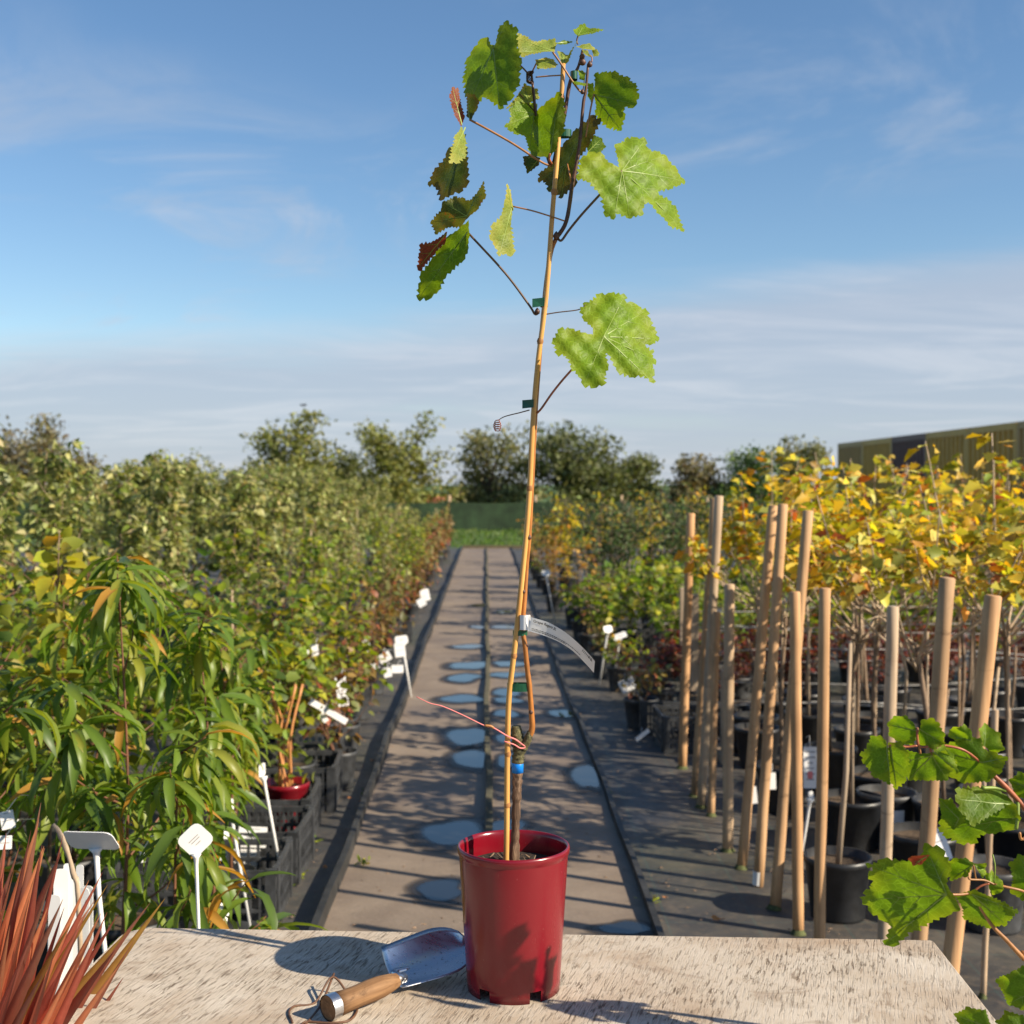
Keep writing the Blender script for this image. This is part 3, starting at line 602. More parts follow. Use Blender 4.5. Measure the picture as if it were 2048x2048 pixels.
place(brn2, [(U(0.92, 12.2).x, 12.2, 1.0), (U(0.8, 15).x, 15, 0.95), (U(0.85, 17.5).x, 17.5, 0.95), (U(0.8, 20).x, 20, 0.9), (U(0.85, 24).x, 24, 0.95)], seed=11)
redb = [shrub('red_bush', 260 + i, 0.50, 0.2, 0.30, 8, 330, 0.042, 0.028, 'oval', PAL_RED, M['leaf_autumn'], M['twig_red'], potr=0.11, poth=0.18, multi=4, r0=0.005,
              label='low dark red leaved bush in a black pot behind the stakes', cat='bush', group='red leaved bushes behind the stakes') for i in range(3)]
place(redb, [(U(1.15, 8.6).x, 8.6, 0.82), (U(1.5, 8.3).x, 8.3, 0.82), (U(1.75, 9.0).x, 9.0, 0.82), (U(2.3, 9.2).x, 9.2, 0.92), (U(2.8, 9.0).x, 9.0, 0.92), (U(3.3, 9.4).x, 9.4, 0.92), (U(3.9, 9.1).x, 9.1, 0.92), (U(4.5, 9.4).x, 9.4, 0.92), (U(2.0, 8.5).x, 8.5, 0.92), (U(2.5, 8.4).x, 8.4, 0.92), (U(3.0, 8.45).x, 8.45, 0.92), (U(3.6, 8.5).x, 8.5, 0.92), (U(4.2, 8.5).x, 8.5, 0.92)], seed=12)
lowg = [shrub('dwarf_bush', 270 + i, 0.36, 0.3, 0.16, 6, 120, 0.04, 0.03, 'oval', PAL_BRIGHT if i else PAL_BROWN, M['leaf'], M['twig'], potr=0.10, poth=0.18, multi=3, r0=0.004,
              label='dwarf potted bush standing at the edge of the stakes side bed', cat='bush', group='dwarf bushes along the bed edge') for i in range(2)]
place(lowg, [(U(0.95, 7.9).x, 7.9, 1.0), (U(0.98, 9.3).x, 9.3, 1.0), (U(0.92, 13.4).x, 13.4, 1.1), (U(0.9, 9.9).x, 9.9, 1.05), (U(0.9, 11.3).x, 11.3, 1.0), (U(0.8, 18.6).x, 18.6, 1.0), (U(0.82, 21.6).x, 21.6, 1.2)], seed=13)

# ---- standard vines with yellow crowns
def standard(seed, h=1.72, z0=0.93):
    r = random.Random(seed); g = np.random.default_rng(seed)
    root = empty('standard_vine'); tag(root, 'slender stemmed vine with a round yellow and orange autumn crown behind the stakes', 'vine', 'standard vines with yellow crowns')
    link('pot', pot(0.095, 0.125, 0.22), M['black'] if r.random() < 0.6 else M['black_dusty'], root)
    tr = cr([(0, 0, 0.18), (r.uniform(-.03, .03), r.uniform(-.03, .03), z0 * 0.6), (r.uniform(-.03, .03), r.uniform(-.03, .03), z0)], 6)
    lines = [(tr, 0.011, 0.009)]; top = tr[-1]
    for k in range(11):
        a = 6.28 * k / 11 + r.uniform(-.3, .3); ln = r.uniform(0.22, 0.42); hz = r.uniform(0.15, h - z0 - 0.02)
        e = top + Vector((math.cos(a) * ln, math.sin(a) * ln, hz)); m_ = top + Vector((math.cos(a) * ln * 0.65, math.sin(a) * ln * 0.65, hz * 0.35))
        lines.append((cr([top - Vector((0, 0, r.uniform(0, 0.10))), m_, e], 6), 0.0055, 0.002))
        for q in range(2):
            a2 = a + r.uniform(-1, 1); lines.append((cr([m_, m_ + Vector((math.cos(a2) * .08, math.sin(a2) * .08, .07)), m_ + Vector((math.cos(a2) * .17, math.sin(a2) * .17, r.uniform(.05, .24)))], 4), 0.003, 0.0015))
    link('trunk', stem_mesh('trunk', lines[:1], 7), M['twig'], root); link('branches', stem_mesh('branches', lines[1:]), M['twig_pale'], root)
    n = 400; p, d = leaves_on(lines[1:], n, g, z0 + 0.24, 0.06, 0.45); ups = np.tile([0.3, -0.3, 1.0], (n, 1)) + g.normal(0, 0.7, (n, 3)); sz = g.uniform(0.5, 1.2, n)
    fo = link('crown', leaf_cloud('crown', p, d, ups, 0.056 * sz, 0.056 * sz, 'lobe', pick(PAL_YEL, n, g), 0.45 * g.uniform(-0.3, 1.8, n)), M['leaf_autumn'], root); fo['kind'] = 'stuff'
    b = MB(); b.tube([(0.025, 0.0, 0.02), (0.02 + r.uniform(-.03, .03), 0.0, 0.98)], 0.006, 6); link('cane', b.mesh('cane', True), M['stake_grey'], root)
    return root
stds = [standard(300 + i) for i in range(6)]
SV = [(1.52, 4.75, 0.97), (1.90, 4.9, 1.0), (1.24, 5.9, 0.95), (1.40, 5.3, 0.95), (1.62, 5.7, 1.0), (2.1, 5.7, 1.0), (2.55, 5.5, 1.0), (1.3, 6.8, 0.97), (1.8, 6.7, 1.02), (2.3, 6.6, 1.03), (2.85, 6.6, 1.0), (1.55, 7.6, 1.0), (2.1, 7.6, 1.04), (2.7, 7.6, 1.04), (3.3, 7.6, 1.03)]
SV = [(x, y, h_, 'yellow and orange crowned standard vine ' + ('in the row directly behind the stakes' if y < 5.5 else 'in the middle vine row' if y < 6.3 else 'in the vine row before the last' if y < 7.2 else 'in the row directly before the wire trellis')) for x, y, h_ in SV]
place(stds, SV, seed=14)
rst = [shrub('red_leaved_vine', 330, 1.32, 0.62, 0.3, 8, 150, 0.05, 0.045, 'oval', [((0.22, 0.05, 0.02), 3), ((0.40, 0.17, 0.03), 3), ((0.10, 0.04, 0.02), 2)], M['leaf_autumn'], M['twig'], potr=0.125, poth=0.22, multi=3,
             label='bushy vine with rusty red and orange leaves beside the thick stakes', cat='vine')]
place(rst, [(2.15, 4.75, 1.08)], seed=15)

# ---- peach saplings, leaf by leaf
def peach_leaf(bend, fold, seed):
    r = random.Random(seed); v = []; f = []; prof = [(0, .06), (.12, .5), (.3, .92), (.5, 1), (.7, .8), (.87, .42), (1, .03)]; hw = 0.083
    x = z = 0.0; a = 0.25; pu = 0
    tw = r.uniform(-0.5, 0.5)
    for u, w in prof:
        a_ = 0.25 - bend * u; x += (u - pu) * math.cos(a_); z += (u - pu) * math.sin(a_); pu = u
        wav = 0.012 * math.sin(u * 14 + seed)
        ca, sa = math.cos(tw * u), math.sin(tw * u)
        for s_ in (-1, 0, 1):
            yy = s_ * w * hw; dz = fold * abs(yy) + (wav if s_ else 0)
            v.append((x - dz * math.sin(a_) * 0.5, yy * ca - dz * sa, z + yy * sa + dz * ca))
    n = len(prof)
    for i in range(n - 1):
        q = 3 * i; f += [(q, q + 1, q + 4, q + 3), (q + 1, q + 2, q + 5, q + 4)]
    me = mesh('leaf', v, f, True); at = me.color_attributes.new('Col', 'FLOAT_COLOR', 'POINT')
    c = [(0.080, 0.145, 0.010), (0.105, 0.175, 0.013), (0.135, 0.195, 0.016), (0.055, 0.105, 0.010), (0.21, 0.22, 0.022), (0.16, 0.205, 0.018), (0.40, 0.20, 0.03)][seed % 7]
    for k, d in enumerate(at.data):
        s_ = 1.25 if k % 3 == 1 else 1.0
        d.color = (c[0] * s_, c[1] * s_, c[2] * s_, 1)
    me.materials.append(M['leaf_gloss']); return me
PL = [peach_leaf([1.2, 1.7, 2.1, 0.8, 1.5, 1.9][i % 6], [0.5, 0.3, 0.7][i % 3], i) for i in range(14)]
PLW = [0, 1, 2, 3, 5, 7, 8, 9, 10, 12, 0, 1, 7, 8, 9, 2, 10, 11, 12, 4, 6]
def peach(x, y, h, seed, nleaf, label, spread=0.30, z0=0.35, ls=0.155, pd=(0.10, 0.13, 0.24)):
    r = random.Random(seed); root = empty('peach_sapling', (x, y, 0)); tag(root, label, 'sapling', 'peach saplings')
    link('pot', pot(*pd), M['black'], root)
    lines = [([p + Vector((0, 0, pd[2] * 0.8)) for p in L_], a, c) for L_, a, c in skeleton(r, h - 0.22, 9, spread, 0.25, lean=0.06, r0=0.0065, up=0.9)]
    link('stem', stem_mesh('stem', lines, 6), M['twig_red'], root)
    segs = [(L_[i], L_[i + 1]) for L_, a, c in lines for i in range(len(L_) - 1) if L_[i + 1].z > z0]
    w = [(b - a).length for a, b in segs]
    tips = [L_[-1] for L_, a, c in lines]
    for k in range(nleaf):
        if k < nleaf * 0.40: p = Vector(r.choice(tips)) + Vector((r.uniform(-.01, .01), r.uniform(-.01, .01), r.uniform(-.05, 0.0)))
        else: a, b = r.choices(segs, w)[0]; p = a.lerp(b, r.random())
        o = link('leaf', PL[r.choice(PLW)], None, root); o.location = p
        o.rotation_euler = (r.uniform(-.5, .5), r.uniform(-0.35, 0.65), r.uniform(0, 6.283)); s_ = ls * r.uniform(0.65, 1.15); o.scale = (s_, s_, s_)
    return root
peach(-0.91, 2.95, 1.36, 401, 260, 'tallest peach sapling with long drooping leaves beside the red strap leaved plant', 0.30)
peach(-0.80, 3.45, 1.17, 402, 200, 'peach sapling with drooping leaves overhanging the front crate', 0.26)
peach(-1.32, 3.05, 1.10, 403, 210, 'peach sapling with drooping leaves farthest from the crates', 0.30)
peach(-1.12, 3.75, 1.20, 404, 190, 'peach sapling behind the tallest one and in front of the currants', 0.30)
peach(-1.08, 4.98, 0.86, 405, 130, 'shortest peach sapling standing in the middle crate', 0.24, 0.3, pd=(0.07, 0.085, 0.15))
peach(-0.98, 4.48, 1.02, 407, 150, 'peach sapling rising out of the front crate', 0.26, 0.5, pd=(0.07, 0.085, 0.15))
peach(-1.12, 5.48, 0.90, 408, 120, 'peach sapling leaning over the crate with the red pot', 0.26, 0.45, 0.14, (0.07, 0.085, 0.15))
peach(-0.70, 2.75, 0.98, 406, 150, 'peach sapling standing closest to the weathered table', 0.20, 0.3, 0.14)

# ------------------------------------------------------------------ far things: fence, trees, containers, house, bird
fr = empty('windbreak_fence', (0, 41, 0)); tag(fr, 'long low fence of dark green windbreak netting at the end of the path', 'fence')
xs = np.linspace(-24, 9, 13)
for i in range(12):
    v = []; f = []
    for k in range(9):
        t = k / 8; xx = xs[i] + (xs[i + 1] - xs[i]) * t; sag = 0.05 * math.sin(math.pi * t)
        v += [(xx, 0.03 * math.sin(9 * t + i), 0.02), (xx, 0.02 * math.sin(7 * t), 0.92 - sag)]
        if k: q = 2 * k; f.append((q - 2, q, q + 1, q - 1))
    link('netting', mesh('netting', v, f, True), M['net'], fr)
gg = np.random.default_rng(44); n = 5200; pp = np.c_[gg.uniform(-6, 6, n), gg.uniform(29.9, 40.8, n), np.full(n, -0.012)]; dd = np.c_[gg.normal(0, .5, (n, 2)), np.ones(n)]
go_ = link('grass', leaf_cloud('grass', pp, dd, gg.normal(0, 1, (n, 3)), gg.uniform(.06, .17, n), gg.uniform(.02, .05, n), 'lance', pick([((0.075, 0.15, 0.018), 3), ((0.12, 0.19, 0.025), 2), ((0.05, 0.10, 0.015), 2)], n, gg)), M['leaf']); tag(go_, 'rough green grass between the path end and the fence', 'grass', kind='stuff')
pm = MB(); pm.tube([(0, 0.05, 0), (0, 0.05, 1.12)], 0.045, 8); pm = pm.mesh('post', True)
for x in xs: link('post', pm, M['stake_grey'], fr, (x, 0.05, 0))

def tree(px, top, d, wpx, pal, seed, label, n=2600, leaf=0.14, dens=1.0, name='orchard_tree', zlow=0.12):
    r = random.Random(seed); g = np.random.default_rng(seed)
    base = Vector(((px - 1024) / F * d, d, 0)); h = (CAMH + (967 - top) / F * d) * 1.02; w = wpx * 1.22 / F * d / 2; n = int(n * 1.9)
    root = empty(name, base); tag(root, label, 'tree', 'trees beyond the fence')
    lines = []
    tr = cr([(0, 0, 0), (r.uniform(-.1, .1), 0, h * 0.25), (r.uniform(-.2, .2), r.uniform(-.2, .2), h * 0.55)], 5); lines.append((tr, 0.13, 0.07))
    cl = []
    for k in range(34):
        a = r.uniform(0, 6.28); el = r.uniform(0.05, 1.0); q = r.choice(tr[3:]); rad = w * r.uniform(0.45, 1.0) * (1.1 - 0.55 * el)
        e = Vector((math.cos(a) * rad, math.sin(a) * rad * 0.9, h * (zlow + (1 - zlow) * el) * r.uniform(0.85, 1.0)))
        lines.append((cr([q, q.lerp(e, 0.5) + Vector((0, 0, 0.1)), e], 5), 0.045, 0.01)); cl += [q.lerp(e, t) for t in (0.55, 0.8, 1.0, 1.0)]
    link('trunk', stem_mesh('trunk', lines, 6), M['trunk'], root)
    C = np.array(cl); idx = g.choice(len(C), n); rr = g.normal(0, 1, (n, 3)); rr /= np.linalg.norm(rr, axis=1, keepdims=True); p = C[idx] + rr * (g.random((n, 1)) ** 0.5) * np.array([[0.20 * w + 0.18, 0.20 * w + 0.18, 0.11 * h]])
    # a few shoots above the outline
    m = n // 12; k = g.choice(len(C), m); p[:m] = C[k] + np.c_[g.normal(0, .08, (m, 2)), g.random(m) * 0.16 * h]
    p[:, 2] = np.clip(p[:, 2], 0.15, h * 1.03); d_ = g.normal(0, 1, (n, 3)); sz = g.uniform(0.6, 1.3, n)
    fo = link('crown', leaf_cloud('crown', p, d_, g.normal(0, 1, (n, 3)), leaf * sz, leaf * 0.62 * sz, 'oval', pick(pal, n, g, 0.28), 0.3), M['leaf_far'], root); fo['kind'] = 'stuff'
    return root
TL = 'tree beyond the green fence'
tree(585, 838, 44, 210, PAL_FAR, 501, 'rounded olive green ' + TL + ' rising behind the apple trees', 3200)
tree(790, 836, 45, 200, PAL_FAR, 502, 'upright yellowish green ' + TL + ' to the crate side of the red roof', 3200)
tree(985, 862, 47, 190, PAL_FARP, 503, 'pale silvery ' + TL + ' directly behind the tall cane', 3000)
tree(1130, 850, 45, 230, PAL_FARD, 504, 'broad dark green ' + TL + ' beside the pale silvery one', 3600)
tree(1245, 905, 46, 170, PAL_FARD, 505, 'low dark green ' + TL + ' sloping down beside the broad dark one', 2400)
tree(1392, 915, 44, 110, PAL_FARB, 506, 'small brownish ' + TL + ' next to the bright green one', 1600)
tree(1490, 893, 44, 130, [((0.08, 0.15, 0.035), 4), ((0.06, 0.11, 0.03), 3)], 507, 'bright green ' + TL + ' between the brownish tree and the containers', 2000)
tree(1600, 884, 45, 150, PAL_FARP, 508, 'olive ' + TL + ' touching the end of the containers', 2400)
tree(95, 836, 44, 230, PAL_FARB, 509, 'wide brownish ' + TL + ' behind the farthest apple trees', 3000)
tree(320, 905, 45, 240, PAL_FAR, 510, 'low green ' + TL + ' mostly hidden by the apple trees', 2000)
tree(-60, 850, 45, 240, PAL_FARB, 511, 'brownish ' + TL + ' cut by the picture edge', 2200)
tree(690, 900, 48, 130, PAL_FARD, 512, 'low dark ' + TL + ' filling the gap between two round trees', 1800)

def container(i, y0, mat, label):
    root = empty('shipping_container', (9.0, y0, 0)); tag(root, label, 'container', 'shipping containers side by side')
    W_, H_, D_ = 2.50, 2.6, 6.0
    b = MB(); n = 9; v = []; f = []
    for k in range(n * 4 + 1):
        t = k / (n * 4); ph = k % 4; dx = 0.0 if ph in (0, 1) else 0.13
        y = 0.1 + (W_ - 0.2) * t; v += [(0.004 + dx, y, 0.13), (0.004 + dx, y, H_ - 0.13)]
        if k: q = 2 * k; f.append((q - 2, q - 1, q + 1, q))
    link('end_panel', mesh('end_panel', v, f), mat, root)
    b = MB(); b.box((0.15, 0.04, 0.1), (D_, W_ - 0.04, H_ - 0.03)); link('body', b.mesh('body'), mat, root)
    for y in (0.0, W_ - 0.1): b = MB(); b.box((0, y, 0), (0.12, y + 0.1, H_)); link('corner_post', b.mesh('corner_post'), mat, root)
    for z in (0.0, H_ - 0.13): b = MB(); b.box((0.005, 0.1, z), (0.11, W_ - 0.1, z + 0.13)); link('rail', b.mesh('rail'), mat, root)
    return root
seq = [('box_tan', 'tan shipping container standing at the end of the row by the olive tree'), ('box_yellow', 'olive yellow shipping container between the tan and the dark brown ones'), ('box_brown', 'dark brown shipping container between two yellow ones'), ('box_yellow', 'olive yellow shipping container next to the dark brown one, away from the trees'), ('box_yellow', 'olive yellow shipping container two along from the dark brown one'), ('box_tan', 'tan shipping container three along from the dark brown one')]
for i, (k, lb) in enumerate(seq): container(i, 33.0 - i * 2.52, M[k], lb)

hs_ = empty('low_shed', (P(905, 1000, 56).x, 56, 0)); tag(hs_, 'distant low shed with a red roof glimpsed between two trees', 'shed')
b = MB(); b.box((-1.2, 0, -0.01), (1.2, 1.6, 0.62)); link('wall', b.mesh('wall'), M['render'], hs_)
link('roof', mesh('roof', [(-1.4, -0.2, 0.60), (1.4, -0.2, 0.60), (1.4, 1.8, 0.60), (-1.4, 1.8, 0.60), (-1.2, 0.8, 0.98), (1.2, 0.8, 0.98)], [(0, 1, 5, 4), (2, 3, 4, 5), (0, 4, 3), (1, 2, 5)]), M['roof'], hs_)
bd = P(607, 811, 60); bird = empty('bird', bd); tag(bird, 'small dark bird gliding above the fence trees', 'bird')
b = MB(); b.tube([(-0.16, 0, 0), (-0.05, 0, 0.01), (0.08, 0, 0.02), (0.17, 0, 0.015)], [0.012, 0.045, 0.04, 0.008], 8); link('body', b.mesh('body', True), M['bird'], bird)
for s_ in (-1, 1): link('wing', mesh('wing', [(0.06, 0, 0.02), (-0.06, 0, 0.02), (-0.02, s_ * 0.22, 0.07), (0.07, s_ * 0.2, 0.08), (-0.10, s_ * 0.45, 0.04), (-0.03, s_ * 0.45, 0.045)], [(0, 1, 2, 3), (3, 2, 4, 5)]), M['bird'], bird)
bird.rotation_euler = (0, 0, 0.5)

# ------------------------------------------------------------------ stakes
def stake(top, base, w, d=None, mat='stake', label='round pale wooden stake leaning in the row beside the path', group='round wooden stakes', white=False):
    if d is None: d = CAMH * F / (base[1] - 967)
    bp = P(base[0], base[1], d); bp.z = 0; tp = P(top[0], top[1], d); tp.y += rng.uniform(-0.05, 0.08); rad = w / 2 / F * d
    root = empty('wooden_stake', bp); tag(root, label, 'stake', group)
    a = Vector((0, 0, -0.03)); e = tp - bp; seg = 14
    b = MB(); n = 9; pts = [a.lerp(e, i / n) + Vector((rng.uniform(-1, 1), rng.uniform(-1, 1), 0)) * 0.0016 for i in range(n + 1)]; pts[-1] = e
    dr = (e - a).normalized(); pts.append(e + dr * rad * 0.18)
    b.tube(pts, [rad * (1.02 - 0.04 * i / n) for i in range(n + 1)] + [rad * 0.80], seg); o = link('shaft', b.mesh('shaft', False), M[mat], root)
    me = o.data; me.polygons.foreach_set('use_smooth', [len(p.vertices) == 4 for p in me.polygons])
    if white:
        b = MB(); b.tube([dr * 0.005, dr * 0.055], rad * 1.04, seg); link('painted_foot', b.mesh('painted_foot'), M['white'], root)
    else:
        b = MB(); b.tube([dr * 0.0, dr * 0.006, dr * 0.016], [rad * 1.5, rad * 1.25, rad * 0.99], seg, cap=False); link('moss_collar', b.mesh('moss_collar', True), M['moss'], root)
    return root
stake((1382, 1028), (1364, 1537), 17, label='round wooden stake standing at the far end of the stake row')
stake((1426, 998), (1389, 1593), 17); stake((1437, 993), (1402, 1615), 18, mat='stake_grey'); stake((1437, 1227), (1422, 1632), 15)
stake((1457, 1169), (1455, 1702), 21, mat='stake_grey', label='short upright grey wooden stake in the row of leaning stakes')
stake((1553, 1013), (1482, 1737), 20); stake((1569, 1010), (1515, 1772), 21, white=True, label='leaning round wooden stake with a white painted foot')
stake((1625, 1024), (1548, 1818), 22); stake((1596, 1187), (1596, 1868), 22, mat='stake', label='short upright wooden stake standing behind the table edge', group='short stakes behind the table')
stake((1650, 1178), (1638, 1930), 23, 4.0, label='short upright wooden stake standing behind the table edge', group='short stakes behind the table')
stake((1799, 1219), (1764, 1955), 25, 3.9, mat='stake_grey', label='thin stake rising behind the leaves of the foreground vine branch')
stake((1888, 1156), (1824, 2037), 32, 3.6, label='thick stake in front of the yellow crowned vines'); stake((1989, 1194), (1881, 2100), 35, 3.4, label='thickest leaning stake beside the table corner')
stake((1990, 1420), (1965, 1996), 12, mat='stake_grey', label='very thin grey stake beside the table corner')

# trellis wires on the stakes side
tw = empty('wire_trellis', (2.9, 8.1, 0)); tag(tw, 'trellis of pale horizontal wires strung behind the standard vines', 'trellis')
for k, (z, dy) in enumerate(((0.25, 0), (0.34, 0.3), (0.44, 0), (0.53, 0.35), (0.60, 0.1), (0.66, 0.5), (0.20, -0.6), (0.31, -1.2))):
    pts = [(x, dy + 0.02 * math.sin(x * 3 + k), z + 0.022 * math.sin(x * 2.2 + k * 1.7) + 0.008 * math.sin(x * 5.1 + k)) for x in np.linspace(-1.75, 2.2, 14)]
    link('wire', tube_mesh('wire', pts, 0.004, 5, 1), M['wire'], tw)
for x in (-1.75, 2.2):
    b = MB(); b.box((x - 0.03, -1.25, 0), (x + 0.03, 0.55, 0.05)); b.box((x - 0.025, -0.03, 0.0), (x + 0.025, 0.03, 0.8)); b.box((x - 0.025, 0.47, 0.0), (x + 0.025, 0.53, 0.8)); b.box((x - 0.025, -1.23, 0), (x + 0.025, -1.17, 0.5)); b.box((x - 0.025, -0.63, 0), (x + 0.025, -0.57, 0.5)); link('end_frame', b.mesh('end_frame'), M['stake_grey'], tw)

# ------------------------------------------------------------------ crates
def crate_proto():
    W_, D_, H_ = 0.56, 0.40, 0.20; t = 0.012
    root = empty('crate')
    def side(n, ln, name):
        b = MB(); b.box((0, 0, H_ - 0.022), (ln, t, H_)); b.box((0, 0, H_ * 0.60), (ln, t, H_ * 0.60 + 0.014)); b.box((0, 0, 0.0), (ln, t, 0.03)); b.box((0, 0, H_ * 0.3), (ln, t, H_ * 0.3 + 0.010))
        for k in range(n): x = ln * (k + 0.5) / n; b.box((x - 0.005, 0.001, 0.03), (x + 0.005, t - 0.001, H_ - 0.022))
        b.box((0, -0.006, 0), (0.035, t + 0.004, H_ + 0.004)); b.box((ln - 0.035, -0.006, 0), (ln, t + 0.004, H_ + 0.004))
        return b.mesh(name)
    a = side(16, W_, 'side'); c = side(10, D_ - 2 * t - 0.022, 'end')
    link('side', a, M['black_dusty'], root, (-W_ / 2, -D_ / 2, 0)); o = link('side', a, M['black_dusty'], root, (W_ / 2, D_ / 2, 0)); o.rotation_euler = (0, 0, math.pi)
    o = link('end', c, M['black_dusty'], root, (W_ / 2, -D_ / 2 + t + 0.011, 0)); o.rotation_euler = (0, 0, math.pi / 2)
    o = link('end', c, M['black_dusty'], root, (-W_ / 2, D_ / 2 - t - 0.011, 0)); o.rotation_euler = (0, 0, -math.pi / 2)
    b = MB(); b.box((-W_ / 2 + 0.01, -D_ / 2 + 0.01, 0.004), (W_ / 2 - 0.01, D_ / 2 - 0.01, 0.014)); link('floor', b.mesh('floor'), M['black'], root)
    return root
cp = crate_proto()
CR = [(-0.71, 4.50, 'black slatted plastic crate closest to the table'), (-0.70, 4.98, 'black slatted plastic crate holding white label cards'), (-0.73, 5.46, 'black slatted plastic crate holding a red pot'), (-0.70, 6.05, 'black slatted plastic crate next to the slanted white tags'), (-0.74, 6.6, 'black slatted plastic crate with brown leaves hanging over it')]
CR += [(0.98 + 0.56, 7.35, 'black slatted plastic crate behind the stake row near the red bushes'), (0.93 + 0.56, 7.85, 'black slatted plastic crate in front of the red bushes'), (0.95 + 0.56, 11.7, 'black slatted plastic crate beside the orange brown saplings'), (-0.72, 12.3, 'black slatted plastic crate far along the apple tree bed')]
for i, (u, y, lb) in enumerate(CR):
    o = cp if i == 0 else copy_tree(cp)
    o.location = U(u - 0.28, y); o.rotation_euler = (0, 0, rng.uniform(-.05, .05) - VP); tag(o, lb, 'crate', 'black plastic crates')
# red pot with orange stems in the third crate
rp = empty('red_pot_plant', U(-0.86, 5.50, 0.014)); tag(rp, 'dark red pot with bare orange stems standing in a black crate', 'potted plant')
link('pot', pot(0.08, 0.10, 0.21, 'red'), M['red'], rp)
b = MB()
for k in range(5): b.tube(cr([(rng.uniform(-.03, .03), rng.uniform(-.03, .03), 0.16), (rng.uniform(-.04, .04), rng.uniform(-.04, .04), 0.4), (rng.uniform(-.08, .08), rng.uniform(-.06, .06), 0.62)], 4), 0.006, 6)
link('stem', b.mesh('stem', True), M['orange_stem'], rp)
g = np.random.default_rng(77); n = 40; pp = np.c_[g.normal(0.03, .07, n), g.normal(0, .06, n), g.uniform(0.22, 0.62, n)]
fo = link('foliage', leaf_cloud('foliage', pp, g.normal(0, 1, (n, 3)), np.tile([0, 0, 1.0], (n, 1)) + g.normal(0, .4, (n, 3)), np.full(n, 0.05), np.full(n, 0.04), 'oval', pick(PAL_CURR, n, g)), M['leaf'], rp); fo['kind'] = 'stuff'
# ordinary black pots on the ground
bp_ = [(1.13, 4.46, 0.115, 0.21, 'dark grey pot with a leaning bare stem behind the short stakes'), (1.42, 5.3, 0.12, 0.22, 'black pot with a white sticker behind the short stakes'), (1.30, 5.75, 0.125, 0.22, 'empty black pot behind the stakes'), (-1.02, 3.05, 0.0, 0, '')]
def potted_stem(x, y, r, h, label, sticker=False):
    root = empty('plant_pot', (x, y, 0)); tag(root, label, 'pot'); link('pot', pot(r * 0.8, r, h), M['black_dusty'], root)
    b = MB(); b.tube([(0, 0, h * 0.7), (0.03, 0, 0.5), (0.05, 0.02, 0.95)], [0.011, 0.010, 0.007], 7); link('stem', b.mesh('stem', True), M['stake_grey'], root)
    if sticker:
        v = []; f = []
        for k in range(7):
            a = -math.pi / 2 - 0.35 + 0.7 * k / 6; v += [(r * 0.945 * math.cos(a), r * 0.945 * math.sin(a), h * 0.42), (r * 0.985 * math.cos(a), r * 0.985 * math.sin(a), h * 0.76)]
            if k: q = 2 * k; f.append((q - 2, q, q + 1, q - 1))
        link('sticker', mesh('sticker', v, f), M['card'], root)
    return root
potted_stem(1.13, 4.46, 0.115, 0.21, bp_[0][4]); potted_stem(1.56, 5.35, 0.12, 0.22, bp_[1][4], True)

NP = 0
for i, (x, y, r, h) in enumerate(((1.75, 5.2, .125, .22), (2.0, 5.35, .13, .23), (1.55, 6.25, .125, .22), (1.85, 6.1, .13, .23), (2.25, 6.15, .13, .23), (2.6, 6.2, .125, .22), (1.35, 7.1, .125, .22), (1.65, 7.15, .13, .23), (2.0, 7.1, .125, .22), (2.4, 7.2, .13, .23), (2.75, 7.1, .125, .22), (3.1, 7.2, .13, .23), (1.8, 7.9, .125, .22), (2.35, 8.0, .13, .23), (2.95, 7.95, .13, .23), (1.62, 4.35, .12, .21), (2.05, 4.55, .12, .21))):
    root = empty('plant_pot', (x, y, 0)); tag(root, 'black plastic pot with a bare cut stem standing between the standard vines', 'pot', 'black pots between the vines'); link('pot', pot(r * 0.8, r, h), M['black'] if i % 3 else M['black_dusty'], root)
    b = MB(); hh = rng.uniform(0.35, 0.95); b.tube([(0, 0, h * 0.7), (rng.uniform(-.03, .03), 0, hh * 0.7), (rng.uniform(-.05, .05), 0.02, hh)], [0.009, 0.008, 0.006], 6); link('stem', b.mesh('stem', True), M['twig_pale'] if i % 2 else M['twig'], root)
# ------------------------------------------------------------------ labels on stems
def plate(bm, c, ux, uy, w, h, t=0.0016, rnd=0.25):
    """rounded rectangle plate centred at c"""
    ux = ux.normalized(); uy = (uy - ux * uy.dot(ux)).normalized(); nz = ux.cross(uy); r = min(w, h) * rnd; v = []
    for (sx, sy, a0) in ((1, 1, 0), (-1, 1, 90), (-1, -1, 180), (1, -1, 270)):
        for k in range(4):
            a = R(a0 + 30 * k); v.append((sx * (w / 2 - r) + r * math.cos(a), sy * (h / 2 - r) + r * math.sin(a)))
    n = len(v); V = [c + ux * a + uy * b_ + nz * t / 2 for a, b_ in v] + [c + ux * a + uy * b_ - nz * t / 2 for a, b_ in v]
    bm.add(V, [tuple(range(n)), tuple(reversed(range(n, 2 * n)))] + [(k, n + k, n + (k + 1) % n, (k + 1) % n) for k in range(n)])
    return ux, uy, nz
